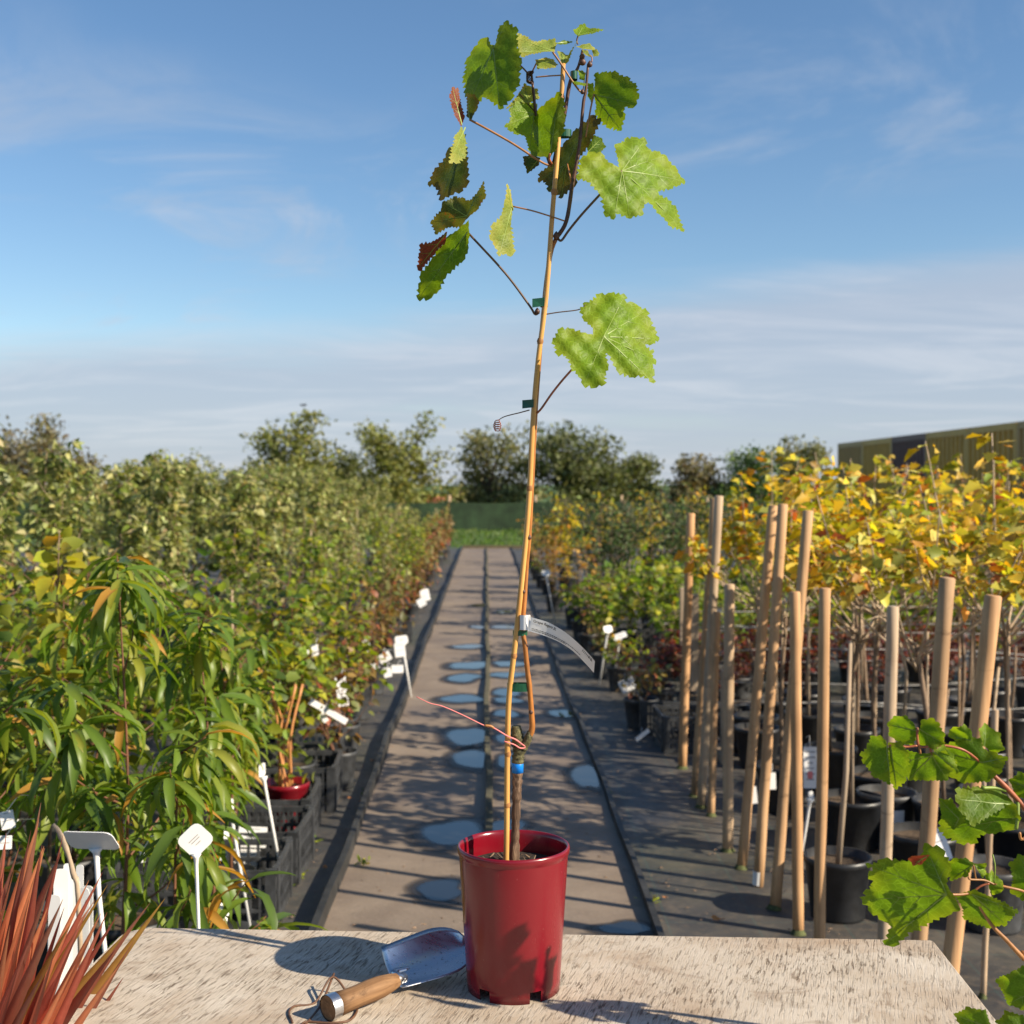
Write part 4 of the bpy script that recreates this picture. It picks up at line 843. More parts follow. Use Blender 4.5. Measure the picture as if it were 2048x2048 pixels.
def tlabel(head, foot, d, w, h, label, roll=0.0, tilt=0.0, yaw=0.0, foot_d=None, sw=0.009, group='white plant labels', printed=True, ground=True):
    hp = P(*head, d); fp = P(*foot, foot_d or d); dr = (hp - fp).normalized()
    end = fp - dr * (max(0.0, fp.z - 0.0) / max(dr.z, 0.2) if ground else 0.0)
    root = empty('plant_label', end); tag(root, label, 'label', group)
    Q = Matrix.Rotation(yaw, 3, 'Z'); ux = Q @ Vector((math.cos(roll), 0, math.sin(roll))); uy = Q @ Vector((-math.sin(roll) * math.cos(tilt), math.sin(tilt), math.cos(roll) * math.cos(tilt)))
    b = MB(); ux, uy, nz = plate(b, hp, ux, uy, w, h); fc = child('face', b.mesh('face'), M['white'], root)
    b = MB(); neck = hp - (uy * h * 0.46) if abs(roll) < 0.1 else hp - (hp - fp).normalized() * h * 0.5
    b.tube([end, fp.lerp(neck, 0.4), neck.lerp(fp, 0.16), neck.lerp(fp, 0.06), neck], [sw * 0.35, sw * 0.42, sw * 0.45, sw * 0.6, sw * 1.25], 8); child('stake', b.mesh('stake', True), M['white'], root)
    if printed:
        b = MB()
        for k, (a, l) in enumerate(((0.10, 0.42), (0.0, 0.36), (-0.14, 0.22))):
            c = hp + uy * h * a + (nz if nz.y < 0 else -nz) * 0.0014; plate(b, c, ux, uy, w * l, h * 0.028, 0.0006, 0.1)
        link('print', b.mesh('print'), M['ink_grey'], fc)
    return root
tlabel((182, 1681), (201, 1850), 2.45, 0.104, 0.058, 'white T shaped plant label seen from its shaded side beside the strap leaved plant', 0.03, -0.74, -0.2, sw=0.012, printed=False)
tlabel((391, 1680), (397, 1850), 2.42, 0.053, 0.053, 'square white plant label turned on its corner in front of the crates', 0.75, -0.2, 0.2, sw=0.008)
tlabel((459, 1612), (482, 1747), 4.2, 0.034, 0.045, 'small white plant label leaning in the front crate', 0.25, -0.2, 0.9, sw=0.013)
tlabel((524, 1540), (552, 1690), 4.6, 0.030, 0.05, 'slim white plant label leaning in the card crate', 0.2, -0.2, 0.9, sw=0.013)
tlabel((1092, 1146), (1100, 1190), 13.5, 0.09, 0.06, 'white plant label beside the orange brown saplings', 0.0, 0.2, 0.2, sw=0.02)
tlabel((1216, 1258), (1208, 1310), 9.6, 0.07, 0.05, 'white plant label in front of the bright green bushes', 0.1, 0.3, 0.4, sw=0.018)
tlabel((1240, 1272), (1235, 1310), 9.3, 0.10, 0.05, 'tilted white plant label beside the dwarf bushes', 0.35, 0.7, 0.1, sw=0.018)
tlabel((803, 1280), (815, 1352), 9.0, 0.09, 0.06, 'white plant label leaning towards the path edging', 0.1, 0.2, 0.2, sw=0.022)
tlabel((1622, 1590), (1600, 1728), 5.1, 0.02, 0.03, 'thin white label stake leaning behind the short stakes', 0.2, 0.1, 0.2, sw=0.014, printed=False)
# printed paper tags and cards (flat, hanging from the plants or standing in the crates)
def card(c, w, h, roll, yaw, tilt, label, group='white paper tags', lines=4, red=False, name='paper_tag', stem=True):
    c = Vector(c); root = empty(name, (c.x, c.y, c.z)); tag(root, label, 'tag', group)
    Q = Matrix.Rotation(yaw, 3, 'Z'); ux = Q @ Vector((math.cos(roll), 0, math.sin(roll))); uy = Q @ Vector((-math.sin(roll), math.sin(tilt), math.cos(roll)))
    b = MB(); ux, uy, nz = plate(b, c, ux, uy, w, h, 0.001, 0.05); fc = child('paper', b.mesh('paper'), M['card'], root)
    ff = nz if nz.y < 0 else -nz; b = MB()
    for k in range(lines): plate(b, c + uy * h * (0.38 - 0.8 * k / max(1, lines)) + ff * 0.0011, ux, uy, w * rng.uniform(0.35, 0.8), h * 0.035, 0.0005, 0.1)
    if lines: link('print', b.mesh('print'), M['ink_grey'], fc)
    if red:
        b = MB(); plate(b, c - uy * h * 0.18 + ff * 0.0013, ux, uy, w * 0.4, h * 0.18, 0.0005, 0.3); link('emblem', b.mesh('emblem'), M['string'], fc)
    if stem:
        b = MB(); b.tube([c + uy * h * 0.45, c + uy * h * 0.6 + Vector((0.01, 0.05, 0.02)), c + uy * h * 0.55 + Vector((0.015, 0.14, 0.0))], 0.0012, 4); child('loop', b.mesh('loop'), M['white'], root)
    return root
card(P(505, 1674, 4.78), 0.105, 0.075, -0.05, 0.05, 0.35, 'white printed card standing in the second crate, upper of two', stem=False)
card(P(492, 1715, 4.74), 0.100, 0.060, -0.02, 0.05, 0.35, 'white printed card standing in the second crate, lower of two', stem=False)
card(P(448, 1690, 4.70), 0.05, 0.10, 0.15, 0.5, 0.2, 'narrow white card standing in the second crate', stem=False, lines=0)
card(P(437, 1838, 3.55), 0.05, 0.085, -0.35, 0.4, 0.3, 'pink edged seed packet card leaning in front of the first crate', stem=False, red=True)
card(P(657, 1423, 6.0), 0.20, 0.030, -0.55, 0.2, 0.1, 'long white strip tag slanting over the crate', lines=0)
card(P(640, 1425, 6.1), 0.11, 0.026, -0.95, 0.2, 0.1, 'short white strip tag hanging beside the long slanting one', lines=0)
card(P(684, 1383, 6.6), 0.055, 0.15, 0.12, 0.3, 0.1, 'white printed tag hanging upright above the brown leaves', lines=7)
for k, (px, py, d, w, h, ro) in enumerate(((733, 1292, 8.6, 0.05, 0.08, 0.4), (770, 1315, 8.4, 0.08, 0.06, 0.5), (800, 1300, 8.5, 0.07, 0.09, 0.1), (795, 1338, 8.2, 0.075, 0.05, 0.0), (775, 1345, 8.1, 0.05, 0.06, 0.2), (750, 1330, 8.4, 0.05, 0.05, 0.3), (630, 1300, 6.8, 0.035, 0.06, 0.1), (612, 1305, 6.8, 0.035, 0.025, 0.2), (850, 1190, 13, 0.09, 0.12, 0.2), (843, 1205, 12.5, 0.08, 0.08, 0.5), (15, 1640, 2.9, 0.03, 0.04, 0.2), (10, 1685, 2.9, 0.03, 0.03, 0.0), (285, 1713, 3.3, 0.012, 0.03, 0.1), (445, 1425, 4.6, 0.04, 0.03, 0.3), (478, 1400, 5.0, 0.05, 0.04, 0.4))):
    card(P(px, py, d), w, h, ro, 0.2, 0.2, 'small white paper tag hanging among the leaves', 'small tags among the leaves', lines=2 if d < 9 else 0)
card(P(1545, 1562, 5.6), 0.030, 0.072, 0.0, 0.1, 0.1, 'plain white tag hanging between two leaning stakes', lines=0); card(P(1508, 1590, 5.5), 0.026, 0.072, 0.08, 0.1, 0.1, 'plain white tag hanging behind the white footed stake', lines=0)
card(P(1620, 1535, 5.2), 0.055, 0.165, -0.03, 0.1, 0.1, 'printed plant tag with a red emblem hanging behind the short stakes', lines=6, red=True)
card(P(1880, 1690, 4.4), 0.06, 0.11, 0.25, 0.2, 0.2, 'crumpled white tag hanging behind the thick stake', lines=3)
card(P(1255, 1370, 8.0), 0.10, 0.08, 0.4, 0.2, 0.5, 'white tag lying over the pots before the red bushes', lines=0); card(P(1285, 1470, 7.05), 0.09, 0.022, 0.6, 0.2, 0.2, 'slanting white strip on the crate corner before the red bushes', lines=0)

# bundle of white labels by the strap leaved plant
bl = empty('label_bundle', P(140, 1880, 2.35)); bl.location.z = 0.0; tag(bl, 'bundle of blank white plant labels standing upright behind the table corner', 'labels')
b = MB(); b.lathe([(0, 0.0), (0.055, 0.0), (0.07, 0.46), (0.066, 0.46), (0.05, 0.03), (0, 0.03)], 16); link('holder', b.mesh('holder', True), M['white'], bl)
for k, (px, top, w, ro) in enumerate(((100, 1790, 0.022, 0.08), (116, 1738, 0.026, 0.10), (134, 1727, 0.016, -0.02), (150, 1760, 0.020, 0.0), (168, 1775, 0.030, -0.12), (182, 1772, 0.022, -0.18), (160, 1730, 0.014, -0.05), (90, 1850, 0.028, 0.2))):
    t = P(px, top, 2.33 + 0.012 * k); f_ = Vector((bl.location.x + (t.x - bl.location.x) * 0.45, t.y, 0.10)); b = MB(); c = (t + f_) / 2; plate(b, c, Vector((1, 0.2 * math.sin(k), 0)), t - f_, w, (t - f_).length, 0.0015, 0.3); child('stick_label', b.mesh('stick_label'), M['white'], bl)
cn = empty('bare_cane', (0, 0, 0)); cn.location = (P(160, 1870, 2.2).x, 2.2, 0); tag(cn, 'thin bare brown twig rising in front of the label bundle', 'twig')
child('shaft', tube_mesh('shaft', [(P(163, 1880, 2.2).x + 0.02, 2.2, 0.0), P(160, 1870, 2.2), P(146, 1745, 2.2), P(122, 1672, 2.2), P(106, 1648, 2.2)], [0.006, 0.005, 0.0045, 0.005, 0.003], 7, 5, bumps=0.15), M['twig_pale'], cn)

# ------------------------------------------------------------------ red strap-leaved plant
sp_ = empty('strap_leaved_plant', (-0.80, 1.78, 0)); tag(sp_, 'spiky plant with red and bronze strap leaves at the table side', 'plant')
b = MB(); b.lathe([(0, 0), (0.10, 0), (0.14, 0.46), (0.148, 0.46), (0.148, 0.48), (0.135, 0.48), (0.13, 0.45), (0, 0.44)], 24); link('pot', b.mesh('pot', True), M['black'], sp_)
def strap(tip, base, w, sag, c, c2, seed):
    r = random.Random(seed); n = 12; base = Vector(base); tip = Vector(tip); L_ = (tip - base).length; v = []; f = []; cols = []
    side0 = (tip - base).cross(Vector((r.uniform(-.5, .5), -1, r.uniform(-.3, .3)))).normalized()
    for i in range(n + 1):
        t = i / n; p = base.lerp(tip, t) + Vector((0, 0, sag * L_ * math.sin(math.pi * t) * 0.9)); ww = w * (0.55 + 0.45 * math.sin(min(1, t * 1.6 + 0.15) * math.pi * 0.5)) * (1 - t ** 2.6) + 0.0004
        nn = (tip - base).normalized().cross(side0)
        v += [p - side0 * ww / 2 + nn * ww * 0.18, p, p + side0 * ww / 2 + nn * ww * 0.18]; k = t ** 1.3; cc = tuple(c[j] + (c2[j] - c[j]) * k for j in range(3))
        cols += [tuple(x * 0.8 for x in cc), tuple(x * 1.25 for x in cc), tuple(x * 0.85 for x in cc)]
        if i: q = 3 * i; f += [(q - 3, q - 2, q + 1, q), (q - 2, q - 1, q + 2, q + 1)]
    me = mesh('strap_leaf', v, f, True); at = me.color_attributes.new('Col', 'FLOAT_COLOR', 'POINT')
    for d, c_ in zip(at.data, cols): d.color = (*c_, 1)
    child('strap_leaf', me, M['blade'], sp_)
ST = [(330, 1797, 1.80), (300, 1806, 1.75), (255, 1862, 1.72), (230, 1900, 1.65), (205, 1745, 1.82), (215, 1770, 1.75), (178, 1760, 1.72), (125, 1700, 1.70), (126, 1670, 1.80), (82, 1605, 1.82), (78, 1640, 1.74), (62, 1660, 1.70), (84, 1690, 1.66), (40, 1690, 1.72), (28, 1740, 1.66), (12, 1700, 1.80), (-15, 1650, 1.78), (100, 1765, 1.60), (60, 1790, 1.58), (140, 1850, 1.60), (170, 1830, 1.65), (110, 1900, 1.58), (150, 1930, 1.60), (85, 1950, 1.56), (60, 1880, 1.55), (-40, 1700, 1.7), (-90, 1760, 1.7), (-140, 1700, 1.8), (-60, 1640, 1.85), (190, 1800, 1.9), (20, 1850, 1.55), (35, 1940, 1.52), (120, 1985, 1.62), (-150, 1850, 1.7), (-200, 1800, 1.8), (-10, 1780, 1.6), (235, 1830, 1.66), (50, 1735, 1.78), (95, 1815, 1.72), (-120, 1950, 1.5)]
SC = [((0.40, 0.065, 0.045), (0.36, 0.12, 0.075)), ((0.30, 0.05, 0.04), (0.30, 0.15, 0.09)), ((0.46, 0.10, 0.06), (0.52, 0.22, 0.10)), ((0.17, 0.04, 0.03), (0.20, 0.075, 0.05)), ((0.20, 0.06, 0.03), (0.30, 0.19, 0.04))]
for k in range(34):
    a = rng.uniform(-0.5, 1.25); ln = rng.uniform(190, 400); ST.append((-60 + ln * math.sin(a), 2060 - ln * math.cos(a), rng.uniform(1.5, 1.85)))
for i, (px, py, d) in enumerate(ST):
    c, c2 = SC[4] if i in (0, 2, 5, 19) else SC[i % 4]
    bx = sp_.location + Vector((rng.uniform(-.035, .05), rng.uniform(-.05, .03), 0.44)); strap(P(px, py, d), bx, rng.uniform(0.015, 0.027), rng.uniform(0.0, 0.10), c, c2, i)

# ------------------------------------------------------------------ table
TZ = 0.783
tb = empty('table', (0, 1.6, 0)); tb.rotation_euler = (0, 0, R(-2.6)); tag(tb, 'weathered whitish board table top in front of the nursery path', 'table')
def board_top():
    hw, yb, yf, rc, zt, zb = 0.642, 0.447, -0.36, 0.045, TZ, TZ - 0.022; out = []
    for (sx, y, a0, rr) in ((1, yb, 0, 0.006), (-1, yb, 90, rc), (-1, yf, 180, 0.02), (1, yf, 270, 0.02)):
        cx = sx * (hw - rr) ; cy = y - rr if y > 0 else y + rr
        for k in range(7): a = R(a0 + 15 * k); out.append((cx + rr * math.cos(a), cy + rr * math.sin(a)))
    n = len(out); ins = [(x * 0.9965, y * 0.9965) for x, y in out]
    V = [(x, y, zt) for x, y in ins] + [(x, y, zt - 0.0022) for x, y in out] + [(x, y, zb) for x, y in out]
    Fc = [tuple(range(n))] + [(k, n + k, n + (k + 1) % n, (k + 1) % n) for k in range(n)] + [(n + k, 2 * n + k, 2 * n + (k + 1) % n, n + (k + 1) % n) for k in range(n)] + [tuple(reversed(range(2 * n, 3 * n)))]
    me = mesh('top', V, Fc, fm=[0] + [0] * n + [1] * n + [1]); me.materials.append(M['board']); me.materials.append(M['board_edge']); return me
link('top', board_top(), None, tb)
for sx in (-1, 1):
    for y in (-0.28, 0.37): b = MB(); b.box((sx * 0.56 - 0.03, y - 0.03, 0), (sx * 0.56 + 0.03, y + 0.03, TZ - 0.021)); link('leg', b.mesh('leg'), M['stake_grey'], tb)
for y in (-0.28, 0.37): b = MB(); b.box((-0.53, y - 0.012, TZ - 0.10), (0.53, y + 0.012, TZ - 0.021)); link('apron', b.mesh('apron'), M['stake_grey'], tb)

# ------------------------------------------------------------------ vine leaves traced as outlines with depth
def vleaf(parent, outline, J, conv, d, tilt, mat, cup=0.0, crease=None, wave=0.004, teeth=0.0036, seed=0, veins=True, name='leaf'):
    """outline round the petiole point J; tilt = depth gained per metre to the right / upwards"""
    r = random.Random(seed); k = d / F
    Jp = conv(*J); pts = [Vector(((conv(*q)[0] - Jp[0]) * k, -(conv(*q)[1] - Jp[1]) * k)) for q in outline]
    size = max(p.length for p in pts)
    teeth = min(teeth, size * 0.040)
    per = max(0.0045, min(0.0075, size * 0.09)); out = []
    n = len(pts); area = sum(pts[i].x * pts[(i + 1) % n].y - pts[(i + 1) % n].x * pts[i].y for i in range(n)); sg = 1 if area > 0 else -1
    for i in range(n):
        a, b = pts[i], pts[(i + 1) % n]; L_ = (b - a).length; m = max(1, round(L_ / per)); nrm = Vector(((b - a).y, -(b - a).x)).normalized() * sg
        far = min(1.0, (a.length + b.length) / size)
        out.append(a + (a.normalized() * 0.0012 if a.length > 1e-5 else a))
        for j in range(m):
            t = (j + 0.5) / m
            if j > 0: out.append(a.lerp(b, j / m) - nrm * teeth * 0.5 * far * r.uniform(0.3, 1))
            out.append(a.lerp(b, t + 0.18 / m) + nrm * teeth * far * r.uniform(0.4, 1.2))
    N_ = len(out); rings = 7
    far_i = max(range(len(pts)), key=lambda i: pts[i].length); ax = pts[far_i].normalized()
    cen = sum(pts, Vector((0, 0))) / len(pts)
    if cen.length > size * 0.25: ax = cen.normalized()
    ph = [r.uniform(0, 6.28) for _ in range(4)]; J3 = P(*Jp, d)
    def Z(q):
        x, y = q; z = tilt[0] * x + tilt[1] * y + cup * (x * x + y * y) / size
        if crease:
            ca, am = crease; nx, ny = -math.sin(R(ca)), math.cos(R(ca)); s_ = x * nx + y * ny; z += am * abs(s_)
        t = (x * x + y * y) ** 0.5 / size; an = math.atan2(y, x)
        z += wave * t * (math.sin(3 * an + ph[0]) + 0.7 * math.sin(7 * an + ph[1]) * t) + 0.35 * wave * math.sin(x * 190 + ph[2]) * math.sin(y * 170 + ph[3])
        return z
    def W3(q, off=0.0): return J3 + Vector((q[0], Z(q) + off, q[1]))
    rot = lambda q: (q[0] * ax.y - q[1] * ax.x, q[0] * ax.x + q[1] * ax.y)
    def inside(q):
        c = False; x, y = q
        for i in range(N_):
            a, b = out[i], out[i - 1]
            if (a.y > y) != (b.y > y) and x < (b.x - a.x) * (y - a.y) / (b.y - a.y) + a.x: c = not c
        return c
    xs_ = [q.x for q in out]; ys_ = [q.y for q in out]; stp = max(0.0028, size / 26); grid = []
    y = min(ys_); row = 0
    while y < max(ys_):
        x = min(xs_) + (stp / 2 if row % 2 else 0)
        while x < max(xs_):
            q = Vector((x, y))
            if inside(q) and min((q - o).length_squared for o in out) > (stp * 0.45) ** 2: grid.append(q)
            x += stp
        y += stp * 0.87; row += 1
    vv, _, ff, _, _, _ = delaunay_2d_cdt(out + grid, [(i, (i + 1) % N_) for i in range(N_)], [], 1, 1e-6)
    v = []; uv = []; tt = []; f = []
    for q in vv:
        v.append(W3(q)); uv.append(tuple(x / size for x in rot(q))); dm = min((q - o).length for o in out); tt.append(max(0.0, 1 - dm / (size * 0.30)))
    for t3 in ff:
        a, b, c = (vv[i] for i in t3[:3]); f.append(tuple(t3) if (b - a).cross(c - a) > 0 else tuple(reversed(t3)))
    fm = [0] * len(f)
    if veins:
        rad = [p.length for p in pts]; tips = [pts[i] for i in range(n) if rad[i] > size * 0.42 and rad[i] >= rad[i - 1] and rad[i] >= rad[(i + 1) % n]]
        keep = []
        for p in sorted(tips, key=lambda p: -p.length):
            if all(p.angle(q) > 0.32 for q in keep): keep.append(p)
        strips = [(Vector((0, 0)), p * 0.94, 0.0007) for p in keep[:6]]
        for p in keep[:5]:
            for s_ in (-1, 1):
                for t in (0.3, 0.55): a = p * t; dv = Matrix.Rotation(s_ * 0.75, 2) @ p.normalized(); strips.append((a, a + dv * p.length * (0.34 - 0.2 * t), 0.00028))
        for a, b, w in strips:
            if (b - a).length < 1e-4: continue
            ts = [t for t in (0.3, 0.5, 0.7, 0.85, 1.0) if inside(a.lerp(b, t))]
            if not ts or not inside(a.lerp(b, 0.3)): continue
            b = a.lerp(b, next((p for p, q in zip([0.3, 0.5, 0.7, 0.85], [0.5, 0.7, 0.85, 1.0]) if not inside(a.lerp(b, q))), 1.0))
            nn = Vector((-(b - a).y, (b - a).x)).normalized(); S_ = 7
            for sd in (-1, 1):
                b0 = len(v)
                for i in range(S_ + 1):
                    t = i / S_; c = a.lerp(b, t); ww = w * (1 - 0.8 * t)
                    for s_ in (-1, 1): q = c + nn * ww * s_; v.append(W3(q, sd * 0.0005)); uv.append((0, 0)); tt.append(0)
                    if i: q = b0 + 2 * i; f.append((q - 2, q - 1, q + 1, q)); fm.append(1)
    me = mesh(name, v, f, True, fm); me.materials.append(mat); me.materials.append(M['vein'])
    u = me.uv_layers.new(name='UV'); li = [0] * len(me.loops); me.loops.foreach_get('vertex_index', li); u.data.foreach_set('uv', [c for i in li for c in uv[i]])
    at = me.color_attributes.new('Col', 'FLOAT_COLOR', 'POINT'); rv = r.random()
    at.data.foreach_set('color', [c for t in tt for c in (t, 0.0, rv, 1.0)])
    return child(name, me, None, parent)
c1 = lambda x, y: (800 + .323 * x, .323 * y)
c2_ = lambda x, y: (800 + .323 * x, 560 + .323 * y)
c3 = lambda x, y: (800 + .2588 * x, 1150 + .2588 * y)
c5 = lambda x, y: (1700 + .3354 * x, 1400 + .3354 * y)

D0 = 1.83
POTC = Vector((P(1027, 1700, D0).x, D0, TZ))
vine = empty('potted_grapevine', POTC); tag(vine, 'young grapevine tied to a bamboo cane in a dark red pot on the table', 'grapevine')
def pot_main():
    H_, r1, r0 = 0.203, 0.0795, 0.0655; seg = 72; b = MB()
    prof = [(r0 - 0.004, 0.0), (r0, 0.0), (r0 + 0.0012, 0.016), (r0 + (r1 - r0) * 0.86, H_ - 0.014), (r1 - 0.002, H_ - 0.0125), (r1, H_ - 0.010), (r1 + 0.0008, H_ - 0.004), (r1, H_ - 0.001), (r1 - 0.0015, H_), (r1 - 0.0032, H_ - 0.0006), (r1 - 0.0048, H_ - 0.006), (r0 + (r1 - r0) * 0.80 - 0.003, H_ - 0.03), (r0 - 0.003, 0.02), (0.0, 0.018)]
    b.lathe(prof, seg)
    keep = []; notch = lambda k: any(abs(((k + 0.5) * 360 / seg - a + 180) % 360 - 180) < 9 for a in (-135 + 8, -62, 8, 80, 152))
    for i, q in enumerate(b.f):
        ring, k = divmod(i, seg)
        if ring in (0, 1) and notch(k): continue
        keep.append(q)
    b.f = keep; me = b.mesh('pot', True); return me
pm_ = link('pot', pot_main(), M['red'], vine)
so = MB(); sv = []; sf = []; nr = 8; ns = 40
for i in range(nr + 1):
    for k in range(ns): rr = 0.0720 * i / nr; a = 6.2832 * k / ns; sv.append((rr * math.cos(a), rr * math.sin(a), 0.172 + rng.uniform(-.003, .004) * (i < nr)))
for i in range(nr):
    for k in range(ns): q = i * ns; sf.append((q + k, q + ns + k, q + ns + (k + 1) % ns, q + (k + 1) % ns))
link('soil', mesh('soil', sv, sf, True), M['soil'], vine)
gb = MB()
for k in range(26): a = rng.uniform(0, 6.28); rr = rng.uniform(0.01, 0.066); p = Vector((rr * math.cos(a), rr * math.sin(a), 0.172)); gb.tube([p, p + Vector((rng.uniform(-.012, .012), rng.uniform(-.012, .012), rng.uniform(.004, .014)))], [0.0014, 0.0007], 4)
go = link('bark_chips', gb.mesh('bark_chips'), M['twig'], vine); go['kind'] = 'stuff'

def pl(conv, pts, d=D0): return [P(*conv(x, y), d + (dd[0] if dd else 0)) for x, y, *dd in pts]
def vpart(name, pts, rad, mat, seg=9, n=5, bumps=None): return child(name, tube_mesh(name, pts, rad, seg, n, True, bumps), M[mat], vine)
# bamboo cane with its nodes
cane_pts = [P(1012, 1740, D0)] + pl(c3, [(825, 1932), (830, 1380), (842, 950), (882, 600), (915, 300)]) + pl(c2_, [(780, 1600), (802, 1300), (825, 850), (855, 500)]) + pl(c1, [(905, 1830), (945, 1300), (975, 950), (1000, 600), (1011, 395)])
cane = vpart('bamboo_cane', cane_pts, [0.0041, 0.0040, 0.0039, 0.0036, 0.0033], 'bamboo', 12, 4)
for (cv, x, y) in ((c3, 833, 1385), (c3, 828, 1780), (c3, 880, 625), (c2_, 803, 1290), (c1, 1000, 610), (c2_, 868, 380), (c1, 955, 1190)):
    p = P(*cv(x, y), D0); b = MB(); b.tube([p + Vector((-.0005, 0, -.0045)), p, p + Vector((.0005, 0, .0045))], [0.0037, 0.0050, 0.0037], 12, cap=False); link('node', b.mesh('node', True), M['node'], cane)
# trunk, graft, shoots
vpart('trunk', [P(1028, 1735, D0 + .012)] + pl(c3, [(893, 1932, .012), (902, 1700, .012), (908, 1520, .012)]), [0.0072, 0.0064, 0.0068, 0.0071], 'bark', 14, 10, 0.17)
vpart('graft', pl(c3, [(908, 1520, .012), (912, 1420, .012), (925, 1320, .012), (905, 1240, .012), (898, 1165, .012)]), [0.0072, 0.0084, 0.0108, 0.0098, 0.0062], 'bark_green', 14, 7, 0.16)
vpart('graft_knob', pl(c3, [(945, 1330, .010), (985, 1275, .006), (1005, 1210, .004)]), [0.0078, 0.0058, 0.0040], 'bark_green', 10, 6, 0.12)
b = MB(); p = P(*c3(909, 1476), D0 + .012); b.tube([p + Vector((0, 0, -.0092)), p + Vector((0, 0, .0092))], 0.0084, 18); child('graft_tape', b.mesh('graft_tape', True), M['tape'], vine)
shoot = pl(c3, [(985, 1275, .006), (1020, 1190, .004), (1016, 1060, .002), (1000, 850, 0), (985, 740, 0), (968, 560, 0), (950, 400, .002), (965, 150, .006), (973, 0, .008)]) + pl(c2_, [(785, 1750, .008), (800, 1590, .008), (815, 1300, .009), (838, 850, .010), (868, 420, .009), (890, 180, .008)]) + pl(c1, [(905, 1750, .008), (935, 1560, .008), (965, 1480, .004)])
vpart('shoot', shoot, [0.0047, 0.0040, 0.0036, 0.0034, 0.0033, 0.0033, 0.0032, 0.0032, 0.0032], 'shoot', 10, 5, 0.05)
vpart('shoot', pl(c1, [(965, 1480, .004), (1030, 1368), (1066, 1150), (1095, 1000), (1115, 860), (1135, 640), (1150, 560), (1165, 400)]), [0.0032, 0.0030, 0.0026, 0.0023, 0.0018], 'shoot_dark', 9, 5, 0.06)
vpart('shoot', pl(c1, [(955, 1000, .01), (985, 860, .012), (1020, 700, .01), (1050, 520, .008), (1075, 465, .006), (1105, 410, .004), (1130, 310)]), [0.0030, 0.0030, 0.0028, 0.0022, 0.0016], 'shoot_dark', 9, 5, 0.06)
vpart('shoot', pl(c1, [(930, 1020, .004), (880, 850, .02), (842, 700, .02), (825, 560, .02), (812, 440, .02)]), [0.0028, 0.0026, 0.0024, 0.0020, 0.0016], 'shoot_dark', 8, 5, 0.08)
for pts, rr, mt in (([(940, 1030, .004), (870, 1000), (700, 890, -.005), (560, 810, -.01), (430, 740, -.01)], 0.0016, 'petiole'),
                    ([(975, 1475, .003), (1000, 1488), (1050, 1420), (1150, 1300, -.01), (1375, 1058, -.02)], 0.0018, 'petiole_dark'),
                    ([(1030, 1372), (950, 1345, -.006), (820, 1305, -.01), (700, 1278, -.01)], 0.0011, 'petiole'),
                    ([(862, 1935, .003), (835, 1945, .002), (800, 1890), (650, 1690, -.005), (420, 1440, -.01)], 0.0016, 'petiole_dark'),
                    ([(1150, 850), (1165, 760), (1185, 650), (1202, 582)], 0.0013, 'petiole'),
                    ([(1140, 570), (1115, 565), (1065, 500, -.004), (1000, 400, -.008), (945, 322, -.01)], 0.0014, 'petiole'),
                    ([(1060, 1140), (1050, 1080), (1035, 1010, .03)], 0.0011, 'petiole'), ([(940, 1015), (925, 985, -.01), (928, 950, -.014)], 0.0016, 'petiole_red'),
                    ([(1020, 465), (930, 470, .006), (840, 478, .012)], 0.0010, 'petiole'), ([(820, 440, .018), (840, 400, .012), (850, 375, .01)], 0.0011, 'petiole'),
                    ([(805, 470, .02), (770, 430, .01), (740, 400, 0), (690, 350, -.006), (578, 300, -.01)], 0.0012, 'petiole_dark'),
                    ([(842, 700, .02), (790, 640, .024), (740, 580, .024)], 0.0010, 'petiole_dark'),
                    ([(1100, 275, .0), (1095, 250), (1103, 222)], 0.0011, 'petiole_dark'), ([(1150, 330), (1185, 350), (1188, 385)], 0.0009, 'petiole'), ([(1130, 580), (1138, 530), (1145, 450)], 0.0008, 'petiole_dark')):
    vpart('petiole', pl(c1, pts), rr, mt, 7, 6)
vpart('petiole', pl(c2_, [(848, 825), (880, 790), (950, 690, -.005), (1055, 565, -.01), (1262, 350, -.02)]), 0.0016, 'petiole_red', 7, 6)
# tendrils, buds
vpart('tendril', pl(c2_, [(905, 212), (980, 200), (1090, 187), (1130, 172), (1150, 150)]), [0.0009, 0.0008, 0.0006], 'petiole_dark', 6, 5)
vpart('tendril', pl(c2_, [(802, 805), (740, 822), (650, 845), (605, 870)]), [0.0009, 0.0008, 0.0006], 'petiole_dark', 6, 5)
cv = [P(*c2_(603 + 23 * math.sin(t * 30) * (0.5 + 0.5 * math.sin(3.1 * t)), 872 + 62 * t + 11 * math.cos(t * 30)), D0 + 0.005 * math.cos(30 * t + 1)) for t in np.linspace(0, 1, 60)]
vpart('tendril', cv, 0.0007, 'petiole_red', 5, 2)
cv = [P(*c1(805 + 22 * math.sin(t * 2.3), 480 + 40 * math.cos(t * 1.1)), D0 + 0.02 + 0.007 * math.sin(3 * t)) for t in np.linspace(0, 20, 60)]
vpart('tendril', cv, 0.0007, 'shoot_dark', 5, 2)
